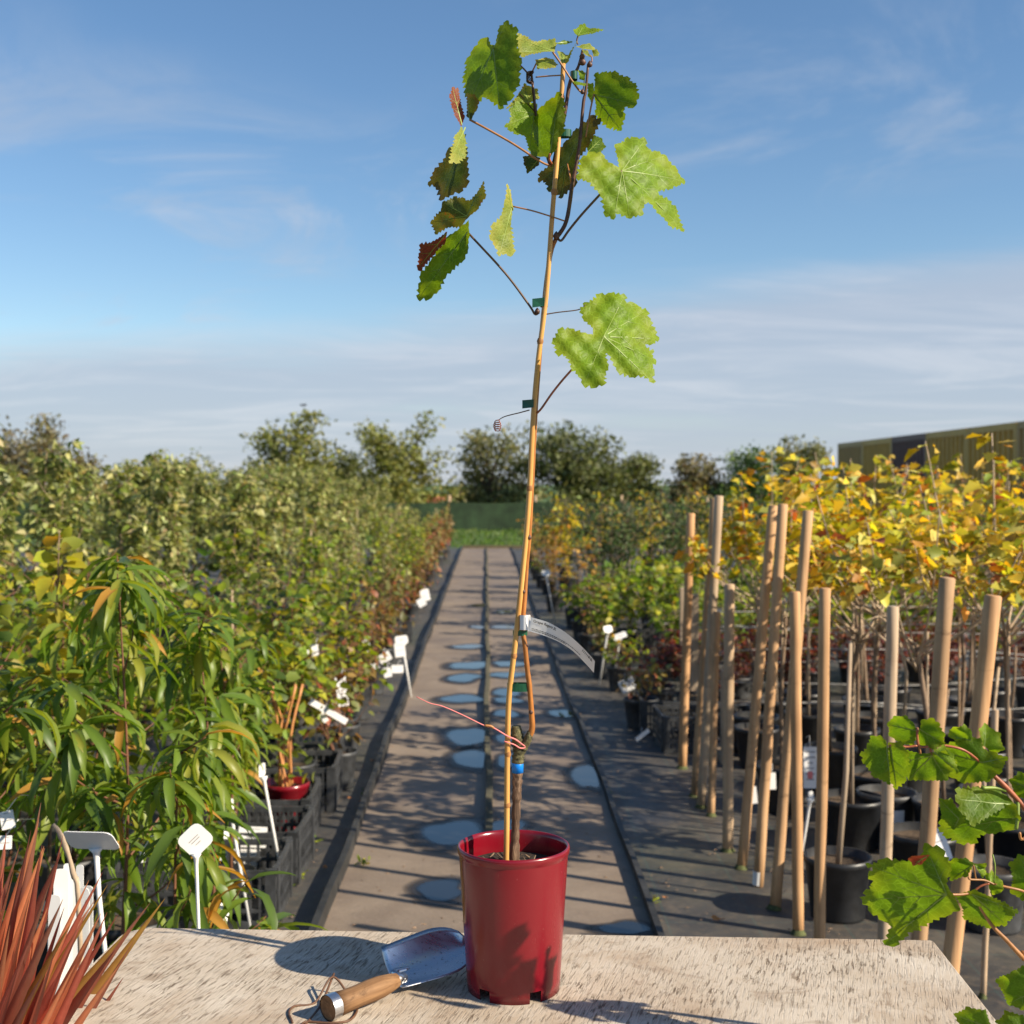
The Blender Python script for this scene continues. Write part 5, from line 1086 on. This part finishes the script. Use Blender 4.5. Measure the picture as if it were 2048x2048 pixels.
for (cv, x, y, rr) in ((c3, 975, 545, .0032), (c3, 1012, 1060, .0036), (c2_, 800, 1595, .0036), (c1, 1175, 400, .0042), (c1, 1115, 855, .0032), (c1, 1130, 570, .0034), (c1, 968, 1462, .005), (c2_, 850, 195, .004), (c1, 1130, 385, .0052), (c1, 1128, 350, .0042), (c3, 955, 130, .003)):
    p = P(*cv(x, y), D0); b = MB(); b.lathe([(0, -rr), (rr * .7, -rr * .7), (rr, 0), (rr * .6, rr * .8), (0, rr * 1.5)], 10, p); child('bud', b.mesh('bud', True), M['shoot_dark'], vine)
# green ties: a band round cane and shoot with a free end
def tie(cv, x0, x1, y0, y1, d=D0, tail=None):
    a = P(*cv(x0, y0), d); c = P(*cv(x1, y1), d); cx = (a + c) / 2; h = abs(a.z - c.z); rx = abs(c.x - a.x) / 2; b = MB(); seg = 20; v = []; f = []
    for k in range(seg):
        w = 6.2832 * k / seg
        for z in (-h / 2, h / 2): v.append(cx + Vector((rx * math.cos(w), 0.0075 * math.sin(w) + .004, z)))
    for k in range(seg): q = 2 * k; q2 = 2 * ((k + 1) % seg); f.append((q, q2, q2 + 1, q + 1))
    if tail:
        tx, tw = tail; n0 = len(v); A = P(*cv(tx, y0 + 4), d - .004); B = P(*cv(tx, y1 + 6), d - .006); e = cx + Vector((-rx * 0.2, -0.005, 0))
        v += [A, B, e + Vector((0, 0, -h / 2)), e + Vector((0, 0, h / 2))]; f.append((n0, n0 + 1, n0 + 2, n0 + 3))
    child('tie', mesh('tie', v, f), M['tie'], vine)
tie(c2_, 868, 916, 112, 165, tail=(819, 0)); tie(c2_, 812, 850, 740, 790, tail=(757, 0)); tie(c3, 828, 1015, 838, 900); tie(c3, 872, 985, 432, 468); tie(c1, 968, 1062, 800, 845)
tie(c1, 1055, 1100, 440, 490)
# pink string
vpart('string', pl(c3, [(125, 940, -.03), (230, 990, -.03), (330, 1015, -.026), (480, 1080, -.02), (655, 1165, -.012), (720, 1180, -.01), (830, 1245, -.008), (890, 1270, -.002), (945, 1310, 0), (970, 1330, .004), (930, 1338, 0), (880, 1310, -.004), (805, 1285, -.009)]), [0.0007, 0.0008, 0.0009, 0.0013, 0.0012, 0.0012, 0.0010], 'string', 6, 5)
vpart('string', pl(c3, [(655, 1163, -.0125), (700, 1168, -.0115), (722, 1182, -.0105)]), 0.0019, 'petiole', 6, 4)

LV = [ # outline, J, depth offset, tilt, material, extras
 ([(560, 270), (545, 215), (500, 203), (450, 245), (405, 300), (390, 420), (400, 520), (430, 590), (480, 605), (540, 590), (550, 610), (580, 640), (620, 700), (690, 650), (735, 560), (750, 420), (720, 300), (725, 200), (660, 128), (615, 170), (600, 230), (590, 285)], (578, 302), -.01, (-0.9, 0.2), 'vine', dict(crease=(-84, 0.35))),
 ([(710, 240), (735, 205), (780, 225), (830, 265), (890, 235), (960, 218), (970, 260), (955, 320), (880, 335), (800, 370), (760, 395), (720, 350), (735, 300)], (940, 315), -.005, (0.2, 1.1), 'vine_pale', dict(crease=(10, -0.5))),
 ([(965, 270), (1010, 240), (1070, 230), (1030, 260), (990, 275)], (970, 268), -.005, (0.3, 1.0), 'vine', {}),
 ([(840, 370), (900, 335), (950, 345), (975, 390), (960, 420), (900, 430), (850, 440), (845, 400)], (850, 380), .01, (0.4, 0.8), 'vine_pale', {}),
 ([(975, 320), (1010, 310), (1050, 320), (1040, 360), (1020, 405), (1000, 400), (990, 360)], (1010, 398), .006, (0.5, 0.4), 'vine_pale', {}),
 ([(1020, 400), (1050, 330), (1090, 275), (1095, 265), (1070, 310), (1040, 385)], (1025, 395), .004, (-0.8, 0.2), 'vine_pale', dict(veins=False)),
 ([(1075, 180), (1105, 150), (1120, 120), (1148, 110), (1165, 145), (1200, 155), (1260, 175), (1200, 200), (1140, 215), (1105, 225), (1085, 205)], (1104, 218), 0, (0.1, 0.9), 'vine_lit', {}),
 ([(1095, 290), (1130, 265), (1175, 255), (1205, 275), (1210, 300), (1170, 300), (1130, 305)], (1112, 294), -.004, (0.3, 1.0), 'vine_pale', dict(veins=False)),
 ([(1130, 310), (1160, 310), (1180, 345), (1150, 345), (1135, 330)], (1136, 314), -.006, (0.3, 0.5), 'vine_pale', dict(veins=False)),
 ([(1190, 310), (1215, 305), (1235, 320), (1225, 345), (1200, 350)], (1204, 344), .004, (0.3, 0.5), 'vine_pale', dict(veins=False)),
 ([(1105, 430), (1130, 420), (1150, 450), (1140, 500), (1115, 490)], (1134, 496), -.004, (-0.5, 0.3), 'vine_lit', dict(veins=False)),
 ([(1060, 500), (1100, 505), (1150, 520), (1140, 545), (1090, 535)], (1068, 506), -.004, (0.2, 1.2), 'vine_lit', dict(veins=False)),
 ([(1200, 580), (1210, 500), (1212, 440), (1260, 450), (1330, 470), (1400, 520), (1440, 580), (1458, 650), (1440, 705), (1410, 722), (1370, 708), (1375, 770), (1355, 850), (1330, 830), (1290, 815), (1230, 745), (1210, 700), (1215, 650)], (1206, 586), .0, (-0.95, 0.1), 'vine', dict(crease=(-40, 0.3))),
 ([(1165, 510), (1195, 515), (1205, 580), (1185, 640), (1165, 590)], (1184, 600), .004, (-0.7, 0.2), 'vine_lit', dict(veins=False)),
 ([(680, 690), (720, 640), (790, 620), (850, 640), (845, 720), (815, 840), (860, 960), (800, 960), (770, 860), (720, 855), (680, 830), (650, 800), (690, 760)], (832, 705), .022, (0.35, 0.35), 'vine_lit', {}),
 ([(660, 690), (740, 580), (770, 500), (800, 520), (850, 540), (860, 600), (800, 640), (720, 660)], (785, 600), .028, (0.3, 0.5), 'vine_pale', {}),
 ([(985, 588), (1010, 640), (1020, 740), (1010, 830), (975, 860), (970, 920), (925, 975), (860, 945), (820, 920), (805, 860), (820, 740), (860, 650), (920, 620)], (930, 952), -.014, (-0.75, 0.0), 'vine', dict(crease=(80, 0.55))),
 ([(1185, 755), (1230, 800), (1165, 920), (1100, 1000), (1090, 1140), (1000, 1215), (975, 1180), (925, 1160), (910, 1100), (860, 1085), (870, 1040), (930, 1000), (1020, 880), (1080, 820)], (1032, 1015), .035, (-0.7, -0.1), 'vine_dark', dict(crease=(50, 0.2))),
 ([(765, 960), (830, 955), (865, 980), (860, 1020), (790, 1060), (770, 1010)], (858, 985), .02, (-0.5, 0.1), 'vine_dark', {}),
 ([(1160, 920), (1200, 835), (1250, 850), (1275, 900), (1240, 945), (1170, 950)], (1166, 938), .025, (0.1, 0.3), 'vine', {}),
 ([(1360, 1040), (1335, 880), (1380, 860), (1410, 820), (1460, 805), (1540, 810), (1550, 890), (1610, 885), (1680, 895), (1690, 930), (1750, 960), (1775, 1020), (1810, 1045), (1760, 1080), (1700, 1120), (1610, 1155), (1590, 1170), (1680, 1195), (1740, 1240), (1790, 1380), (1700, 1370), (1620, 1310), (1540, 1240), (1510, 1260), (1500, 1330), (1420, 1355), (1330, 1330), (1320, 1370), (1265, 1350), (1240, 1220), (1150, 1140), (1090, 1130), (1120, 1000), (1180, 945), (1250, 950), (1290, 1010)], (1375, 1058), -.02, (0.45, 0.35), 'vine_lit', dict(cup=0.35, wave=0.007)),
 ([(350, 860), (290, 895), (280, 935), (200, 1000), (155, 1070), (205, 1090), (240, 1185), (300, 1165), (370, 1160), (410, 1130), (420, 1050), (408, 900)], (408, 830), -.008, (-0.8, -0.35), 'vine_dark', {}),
 ([(385, 790), (345, 870), (330, 960), (315, 1050), (360, 1040), (405, 985), (410, 880)], (405, 788), -.016, (1.2, 0.3), 'vine_pale', {}),
 ([(325, 545), (360, 545), (375, 640), (400, 720), (380, 780), (345, 730), (325, 670), (310, 610)], (384, 772), -.012, (1.0, 0.2), 'vine_red', {}),
 ([(415, 590), (460, 610), (490, 650), (480, 690), (440, 740), (415, 720)], (430, 736), -.006, (-1.1, -0.2), 'vine_dark', {}),
 ([(185, 1350), (260, 1280), (265, 1250), (340, 1215), (390, 1230), (430, 1255), (490, 1200), (520, 1155), (532, 1240), (480, 1310), (420, 1345), (380, 1395), (300, 1390), (215, 1425)], (412, 1338), -.01, (-0.5, -0.3), 'vine_olive', dict(wave=.006)),
 ([(290, 1450), (380, 1400), (425, 1370), (428, 1450), (420, 1540), (390, 1600), (320, 1645), (260, 1700), (230, 1760), (165, 1810), (90, 1805), (95, 1740), (110, 1660), (180, 1580), (230, 1520)], (418, 1436), -.012, (-0.75, -0.2), 'vine', {}),
 ([(115, 1495), (190, 1490), (290, 1440), (280, 1490), (200, 1560), (115, 1645), (98, 1630), (110, 1560)], (286, 1446), -.004, (-0.3, -0.8), 'vine_red', {}),
 ([(665, 1145), (685, 1190), (700, 1280), (685, 1400), (708, 1560), (685, 1590), (630, 1580), (615, 1600), (590, 1540), (560, 1500), (570, 1420), (620, 1370), (650, 1270)], (692, 1285), -.01, (1.1, 0.0), 'vine_pale', {}),
]
for i, (ol, J, dd, tl, mt, ex) in enumerate(LV): vleaf(vine, ol, J, c1, D0 + dd, tl, M[mt], seed=i, **ex)
vleaf(vine, [(1200, 300), (1140, 240), (1125, 180), (1150, 125), (1180, 130), (1240, 65), (1320, 55), (1410, 65), (1415, 120), (1460, 110), (1500, 130), (1555, 150), (1575, 220), (1600, 280), (1630, 340), (1590, 370), (1545, 380), (1450, 366), (1446, 390), (1540, 404), (1590, 424), (1570, 440), (1600, 490), (1560, 540), (1580, 560), (1570, 635), (1510, 590), (1440, 600), (1350, 580), (1280, 450), (1265, 455), (1285, 540), (1260, 600), (1260, 650), (1200, 670), (1135, 660), (1100, 590), (1060, 560), (1030, 480), (970, 470), (945, 390), (985, 310), (1050, 305), (1120, 330), (1200, 340)], (1262, 350), c2_, D0 - .02, (0.35, 0.45), M['vine_lit'], cup=0.25, wave=0.008, seed=90)

# ------------------------------------------------------------------ white tag on the shoot
ct = lambda x, y: (1020 + .10352 * x, 1210 + .10352 * y)
tg = empty('plant_tag', P(*ct(290, 330), D0)); tag(tg, 'curved white printed plant tag looped round the vine shoot', 'tag')
TOP = cr([Vector((*ct(x, y), 0)) for x, y in ((360, 190), (430, 240), (700, 320), (900, 420), (1100, 550), (1300, 720), (1500, 920), (1640, 1085))], 6); BOT = cr([Vector((*ct(x, y), 0)) for x, y in ((345, 505), (420, 520), (600, 575), (800, 650), (1000, 745), (1200, 880), (1400, 1070), (1620, 1310))], 6)
def strip(s_, t_, off=0.0):
    n = len(TOP) - 1; q = max(0, min(n - 1e-6, s_ * n)); i = int(q); a = TOP[i].lerp(TOP[i + 1], q - i); b = BOT[i].lerp(BOT[i + 1], q - i); p = a.lerp(b, t_)
    return P(p.x, p.y, D0 - 0.012 - 0.02 * s_ + 0.018 * t_ * s_ + off)
v = []; f = []; n = 42
for i in range(n + 1):
    for t in (0, .5, 1): v.append(strip(i / n, t if not (3 <= i <= 4 and t == 0) else 0.28))
    if i: q = 3 * i; f += [(q - 3, q - 2, q + 1, q), (q - 2, q - 1, q + 2, q + 1)]
stp_ = child('strip', mesh('strip', v, f, True), M['card'], tg)
b = MB(); pc = P(*ct(290, 330), D0 - .002); v = []; f = []
for k in range(24):
    w = 6.2832 * k / 24
    for z in (-.0105, .0105): v.append(pc + Vector((.0075 * math.cos(w), .0085 * math.sin(w), z)))
for k in range(24): q = 2 * k; q2 = 2 * ((k + 1) % 24); f.append((q, q2, q2 + 1, q + 1))
child('loop', mesh('loop', v, f, True), M['card'], tg)
def tag_text(body, s0, s1, t0, t1, bold=0.0):
    cu = bpy.data.curves.new('print', 'FONT'); cu.body = body; cu.size = 1; cu.offset = bold; o = bpy.data.objects.new('print', cu); col.objects.link(o)
    dg = bpy.context.evaluated_depsgraph_get(); me = bpy.data.meshes.new_from_object(o.evaluated_get(dg)); bpy.data.objects.remove(o); xs = [q.co.x for q in me.vertices]; w = max(xs)
    for q in me.vertices: x, y = q.co.x / w, q.co.y; q.co = strip(s0 + (s1 - s0) * x, t1 + (t0 - t1) * y / 0.75, -0.0007)
    link('print', me, M['ink'], stp_)
tag_text('Grape Regent 3L', 0.16, 0.44, 0.10, 0.30, 0.012)
b = MB(); rr = random.Random(9)
def dash(s0, s1, t0, t1):
    m = 5; vv = []; ff = []
    for i in range(m + 1):
        s_ = s0 + (s1 - s0) * i / m; vv += [strip(s_, t0, -.0007), strip(s_, t1, -.0007)]
        if i: q = 2 * i; ff.append((q - 2, q - 1, q + 1, q))
    b.add(vv, ff)
for row, (a, e, t) in enumerate(((0.14, 0.80, 0.74), (0.14, 0.62, 0.84))):
    s_ = a
    while s_ < e: ln = rr.uniform(0.006, 0.03); dash(s_, s_ + ln, t, t + 0.05); s_ += ln + 0.007
for k in range(9): s_ = 0.80 + k * 0.018; dash(s_, s_ + rr.choice((0.006, 0.012)), 0.12, 0.34)
link('print', b.mesh('print'), M['ink'], stp_)

# ------------------------------------------------------------------ trowel
tr_ = empty('trowel', (P(790, 1955, 1.797).x, 1.797, TZ)); tag(tr_, 'hand trowel with a steel blade and wooden handle lying beside the red pot', 'trowel')
Nk = P(793, 1957, 1.797); Nk.z = TZ + 0.022; En = P(655, 2014, 1.712); En.z = TZ + 0.0175
hd = (En - Nk).normalized(); hl = (En - Nk).length
b = MB(); prof = [(0.0, .0098), (0.012, .0125), (0.03, .0150), (0.05, .0155), (0.07, .0146), (0.09, .0152), (hl - 0.014, .0170)]
Hq = Vector((1, 0, 0)).rotation_difference(hd).to_matrix()
b.tube([Vector((s_, 0, 0)) for s_, r in prof], [r for s_, r in prof], 22); ho = link('handle', b.mesh('handle', True), M['handle'], tr_); ho.location = Nk - tr_.location; ho.rotation_euler = Hq.to_euler()
b = MB(); b.tube([Vector((hl - 0.014, 0, 0)), Vector((hl, 0, 0))], [.0174, .0174], 24, cap=False); fe = link('end_cap', b.mesh('end_cap', True), M['steel'], ho)
b = MB(); b.tube([Vector((hl - 0.0135, 0, 0)), Vector((hl - 0.0008, 0, 0))], [.0166, .0162], 24); link('end_grain', b.mesh('end_grain'), M['handle'], ho)
b = MB(); b.tube([Vector((-0.016, 0, 0)), Vector((0.010, 0, 0))], [.0062, .0105], 16); link('ferrule', b.mesh('ferrule', True), M['steel'], ho)
# blade: long axis a, raised edge direction e, concave towards the viewer
BL = [P(759, 1901, 1.845), P(808, 1970, 1.803)]                   # shoulders
a_ = Vector((0.80, 0.48, 0.10)).normalized()
e_ = (BL[0] - BL[1]); wd = e_.length; e_ = (e_ - a_ * e_.dot(a_)).normalized(); nb_ = a_.cross(e_).normalized()
if nb_.y > 0: nb_ = -nb_
mid = Nk + (Nk - En).normalized() * 0.018
mid = (BL[0] + BL[1]) / 2
v = []; f = []; nu, nw = 16, 12; bl = 0.128; half = 0.041
for side in (0, 1):
    for i in range(nu + 1):
        u_ = i / nu; hw = half * (0.90 + 0.12 * math.sin(u_ * math.pi * 0.7)) * (1 - max(0, (u_ - 0.55) / 0.45) ** 2.4) ** 0.5 if u_ < 1 else 0.0015
        for k in range(nw + 1):
            q = -1 + 2 * k / nw; dep = 0.017 * (1 - q * q) * (1 - 0.5 * u_)
            v.append(mid + a_ * (bl * u_) + e_ * (hw * q) - nb_ * (dep - (0.0012 if side else 0)))
    o_ = side * (nu + 1) * (nw + 1)
    for i in range(nu):
        for k in range(nw): q = o_ + i * (nw + 1) + k; f.append((q, q + 1, q + nw + 2, q + nw + 1) if side else (q + nw + 1, q + nw + 2, q + 1, q))
m_ = (nu + 1) * (nw + 1)
edge = [k for k in range(nw + 1)] + [i * (nw + 1) + nw for i in range(1, nu + 1)] + [nu * (nw + 1) + k for k in range(nw - 1, -1, -1)] + [i * (nw + 1) for i in range(nu - 1, 0, -1)]
for i in range(len(edge)): p, q = edge[i], edge[(i + 1) % len(edge)]; f.append((p, q, q + m_, p + m_))
child('blade', mesh('blade', v, f, True), M['steel'], tr_)
nk = tube_mesh('neck', [Nk + (Nk - En).normalized() * 0.004, Nk + (Nk - En).normalized() * 0.014 - Vector((0, 0, 0.002)), mid - nb_ * 0.015 + a_ * 0.006, mid - nb_ * 0.0165 + a_ * 0.03], [0.0058, 0.0055, 0.0055, 0.004], 10, 5); child('neck', nk, M['steel'], tr_)
T0 = TZ + 0.0018
cdp = [(585, 2045), (578, 2025), (590, 2012), (630, 2005), (665, 1985), (700, 1995), (715, 2015), (700, 2040), (660, 2046), (610, 2044), (600, 2060), (640, 2012), (668, 1978)]
def tp(px, py, z=T0): d = (CAMH - z) * F / (py - 967); return P(px, py, d)
child('cord', tube_mesh('cord', [tp(x, y) + Vector((0, 0, 0.022 if i in (4, 12) else 0.0)) for i, (x, y) in enumerate(cdp)], 0.0016, 6, 6), M['cord'], tr_)

# ------------------------------------------------------------------ vine branch in the foreground
D1 = 1.55
fv = empty('grapevine_branch', (0.95, 1.50, 0)); tag(fv, 'leafy grapevine branch reaching in beside the table corner', 'grapevine')
b = MB(); b.lathe([(0, 0), (0.11, 0), (0.14, 0.26), (0.148, 0.26), (0.148, 0.29), (0.135, 0.29), (0.13, 0.25), (0, 0.24)], 24); link('pot', b.mesh('pot', True), M['black'], fv)
def fpart(name, pts, rad, mat, d=D1): child(name, tube_mesh(name, [P(*c5(x, y), d + (q[0] if q else 0)) for x, y, *q in pts], rad, 8, 6, True, 0.05), M[mat], fv)
child('stem', tube_mesh('stem', [(0.95, 1.5, 0.22), (0.97, 1.5, 0.6), P(*c5(1250, 1000), D1), P(*c5(1130, 740), D1), P(*c5(1038, 640), D1), P(*c5(930, 520), D1), P(*c5(830, 425), D1), P(*c5(790, 380), D1)], [0.007, 0.006, 0.005, 0.0042, 0.0036, 0.0032, 0.0026, 0.0018], 9, 6, True, 0.05), M['petiole_red'], fv)
child('stem', tube_mesh('stem', [(0.95, 1.5, 0.22), (0.93, 1.5, 0.5), P(*c5(1200, 1700), D1), P(*c5(1038, 1545), D1), P(*c5(930, 1430), D1), P(*c5(840, 1335), D1), P(*c5(725, 1150), D1)], [0.007, 0.006, 0.004, 0.0030, 0.0026, 0.0022, 0.0016], 9, 6, True, 0.05), M['petiole'], fv)
for pts, rr, mt in (([(790, 380), (680, 300, -.01), (560, 272, -.01), (480, 275, -.012), (410, 270, -.012), (400, 165, -.012)], 0.0016, 'petiole_red'), ([(420, 320, -.012), (405, 240, -.012), (398, 165, -.012)], 0.0014, 'petiole'), ([(400, 272, -.012), (330, 280, -.012), (235, 270, -.014)], 0.0014, 'petiole_red'), ([(490, 325, -.014), (480, 300, -.012), (480, 275, -.012)], 0.0014, 'petiole_red'), ([(930, 540), (860, 525), (790, 525, -.006)], 0.0022, 'vein'), ([(1000, 600), (1000, 690, -.006), (990, 770, -.006)], 0.0024, 'vein'), ([(1130, 740), (1030, 830), (1010, 790)], 0.0018, 'petiole'), ([(725, 1150), (660, 1160, -.004), (575, 1160, -.01)], 0.0016, 'petiole'), ([(860, 1100), (800, 1075), (720, 1070, -.004), (705, 1055, -.004)], 0.0013, 'petiole'), ([(830, 1095), (780, 1110), (725, 1150)], 0.0013, 'petiole_red'), ([(750, 1070), (740, 1010), (735, 985)], 0.0011, 'petiole'), ([(860, 1090), (865, 990), (850, 920, .004)], 0.0009, 'vein'), ([(860, 1100), (1000, 1130), (1140, 1160, .01), (1250, 1000, 0)], 0.0016, 'petiole')): fpart('petiole', pts, rr, mt)
FL = [
 ([(150, 230), (190, 218), (215, 245), (225, 300), (230, 420), (235, 500), (150, 460), (105, 390), (92, 340), (130, 290)], (218, 275), -.014, (-0.7, 0.2), 'vine'),
 ([(235, 260), (290, 240), (318, 300), (325, 420), (310, 470), (280, 535), (250, 490), (228, 430)], (240, 275), -.014, (-1.0, 0.1), 'vine'),
 ([(340, 98), (380, 140), (398, 180), (395, 280), (330, 280), (280, 240), (265, 170), (290, 110)], (394, 182), -.012, (-0.8, -0.2), 'vine'),
 ([(420, 120), (470, 98), (510, 130), (540, 190), (555, 260), (500, 290), (430, 270), (405, 240)], (406, 168), -.012, (-0.6, -0.3), 'vine'),
 ([(330, 310), (400, 325), (480, 320), (545, 290), (610, 350), (620, 420), (600, 490), (500, 505), (400, 510), (380, 460), (330, 420)], (488, 330), -.014, (-0.6, -0.5), 'vine'),
 ([(500, 300), (560, 270), (605, 320), (620, 410), (560, 370)], (502, 312), -.02, (-0.4, 0.2), 'vine_lit'),
 ([(640, 270), (720, 230), (790, 240), (800, 300), (850, 310), (910, 330), (880, 420), (820, 480), (700, 510), (650, 490), (600, 400), (590, 340)], (788, 372), -.006, (-0.7, 0.0), 'vine'),
 ([(615, 230), (640, 175), (690, 150), (720, 180), (730, 230), (660, 260)], (718, 240), 0, (-0.5, 0.1), 'vine_lit'),
 ([(780, 180), (830, 155), (890, 200), (895, 280), (850, 320), (790, 260)], (800, 280), .004, (-0.5, 0.1), 'vine_lit'),
 ([(620, 580), (640, 530), (760, 530), (900, 545), (960, 590), (990, 630), (900, 640), (780, 680), (690, 720), (640, 650)], (970, 625), -.004, (0.2, 0.9), 'vine'),
 ([(630, 800), (690, 720), (800, 680), (900, 630), (980, 620), (1010, 700), (1000, 780), (900, 830), (850, 850), (830, 920), (770, 940), (680, 900), (640, 860)], (985, 705), -.008, (-0.6, -0.5), 'vine'),
 ([(545, 600), (620, 600), (680, 720), (630, 780), (570, 720)], (645, 705), .004, (-0.6, -0.2), 'vine'),
 ([(575, 1100), (600, 1000), (560, 900), (470, 878), (470, 930), (420, 1000), (280, 1020), (250, 1060), (190, 1078), (240, 1110), (205, 1140), (240, 1220), (200, 1260), (195, 1330), (240, 1400), (290, 1430), (340, 1420), (330, 1500), (310, 1580), (360, 1580), (400, 1500), (440, 1440), (500, 1370), (580, 1290), (640, 1230), (620, 1180)], (575, 1160), -.012, (-0.75, -0.1), 'vine'),
 ([(375, 935), (470, 925), (440, 990), (400, 1005), (378, 975)], (458, 935), -.008, (-0.3, -0.3), 'vine_red'),
 ([(610, 1000), (640, 960), (700, 950), (735, 975), (710, 1060), (640, 1110), (615, 1060)], (730, 985), -.002, (-0.7, 0.1), 'vine'),
 ([(740, 980), (800, 965), (810, 1020), (780, 1050)], (744, 985), .002, (-0.5, 0.2), 'vine_lit'),
 ([(810, 1040), (860, 1030), (905, 1080), (890, 1140), (850, 1165), (830, 1120)], (834, 1100), .002, (-0.4, 0.2), 'vine_lit'),
 ([(640, 1180), (740, 1130), (820, 1160), (900, 1190), (965, 1230), (930, 1280), (920, 1330), (850, 1380), (780, 1360), (720, 1340), (700, 1260)], (727, 1158), -.004, (-0.6, -0.3), 'vine'),
 ([(985, 500), (1030, 445), (1100, 450), (1150, 520), (1100, 600), (1000, 590)], (1085, 530), -.004, (-0.6, 0.1), 'vine'),
 ([(995, 1010), (1040, 950), (1130, 960), (1150, 1100), (1060, 1220), (1000, 1180)], (1120, 1110), -.004, (-0.6, 0.1), 'vine'),
 ([(935, 1740), (990, 1640), (1060, 1610), (1180, 1650), (1200, 1800), (1100, 1880), (1000, 1870)], (1130, 1720), -.004, (-0.6, 0.0), 'vine'),
 ([(670, 1930), (730, 1870), (820, 1860), (840, 1940), (760, 2000), (690, 1990)], (825, 1950), -.004, (-0.6, 0.2), 'vine'),
 ([(900, 1950), (960, 1890), (1050, 1900), (1060, 2000), (950, 2020)], (1050, 1960), .004, (-0.6, 0.2), 'vine'),
]
for i, (ol, J, dd, tl, mt) in enumerate(FL): vleaf(fv, ol, J, c5, D1 + dd, tl, M[mt], seed=200 + i, crease=(-60 + 17 * (i % 6), 0.25), wave=0.005)
fpart('petiole', [(1130, 1720), (1160, 1690), (1200, 1700)], 0.0015, 'petiole'); fpart('petiole', [(825, 1950), (1050, 1960), (1200, 1800), (1200, 1700)], 0.0015, 'petiole'); fpart('petiole', [(1085, 530), (1110, 650), (1130, 740)], 0.0015, 'petiole')

# ------------------------------------------------------------------ small things on the ground
def fallen(px, py, s, seed, mat='fallen'):
    p = gpt(px, py); r = random.Random(seed); o = empty('fallen_leaf', (p.x, p.y, 0.006)); tag(o, 'small curled orange leaf lying on the black ground cover', 'leaf', 'fallen leaves on the ground')
    v = []; f = []; n = 10
    for k in range(n): a = 6.2832 * k / n; rr = s * (1 + 0.25 * math.sin(2 * a) + r.uniform(-.1, .1)); v.append((rr * math.cos(a), rr * 0.7 * math.sin(a), 0.004 + abs(math.cos(a)) ** 2 * s * 0.5))
    v.append((0, 0, 0.002)); f = [(k, (k + 1) % n, n) for k in range(n)]
    link('blade', mesh('blade', v, f, True), M[mat], o); o.rotation_euler = (0, 0, r.uniform(0, 6))
for i, (px, py, s) in enumerate(((1437, 1845, 0.022), (1191, 1531, 0.014), (1228, 1636, 0.014), (560, 1795, 0.02), (700, 1600, 0.012), (745, 1525, 0.014), (1180, 1500, 0.01), (548, 1850, 0.018), (723, 1608, 0.012), (1330, 1800, 0.010), (650, 1740, 0.014))): fallen(px, py, s, i)
def weed(px, py, n, s, seed):
    p = gpt(px, py); g = np.random.default_rng(seed); pp = np.c_[g.normal(0, s * 0.5, (n, 2)), np.abs(g.normal(0.012, 0.01, n))]
    dd = np.c_[g.normal(0, 1, (n, 2)), g.uniform(0.2, 1.2, n)]
    me = leaf_cloud('weed', pp, dd, np.tile([0, 0, 1.0], (n, 1)) + g.normal(0, .3, (n, 3)), g.uniform(.5, 1.2, n) * s, g.uniform(.25, .5, n) * s, 'oval', pick(PAL_CURR, n, g))
    o = link('weed_tuft', me, M['leaf']); o.location = (p.x, p.y, 0.0); tag(o, 'small green weed tuft growing beside the path edging', 'weed', 'weeds along the path edging')
for i, (px, py, n, s) in enumerate(((1302, 1808, 14, 0.03), (1218, 1590, 8, 0.02), (565, 1785, 26, 0.03), (548, 1848, 18, 0.03), (600, 1755, 20, 0.025), (625, 1690, 18, 0.03), (728, 1735, 12, 0.03), (735, 1590, 12, 0.025), (1290, 1785, 8, 0.02))): weed(px, py, n, s, i)
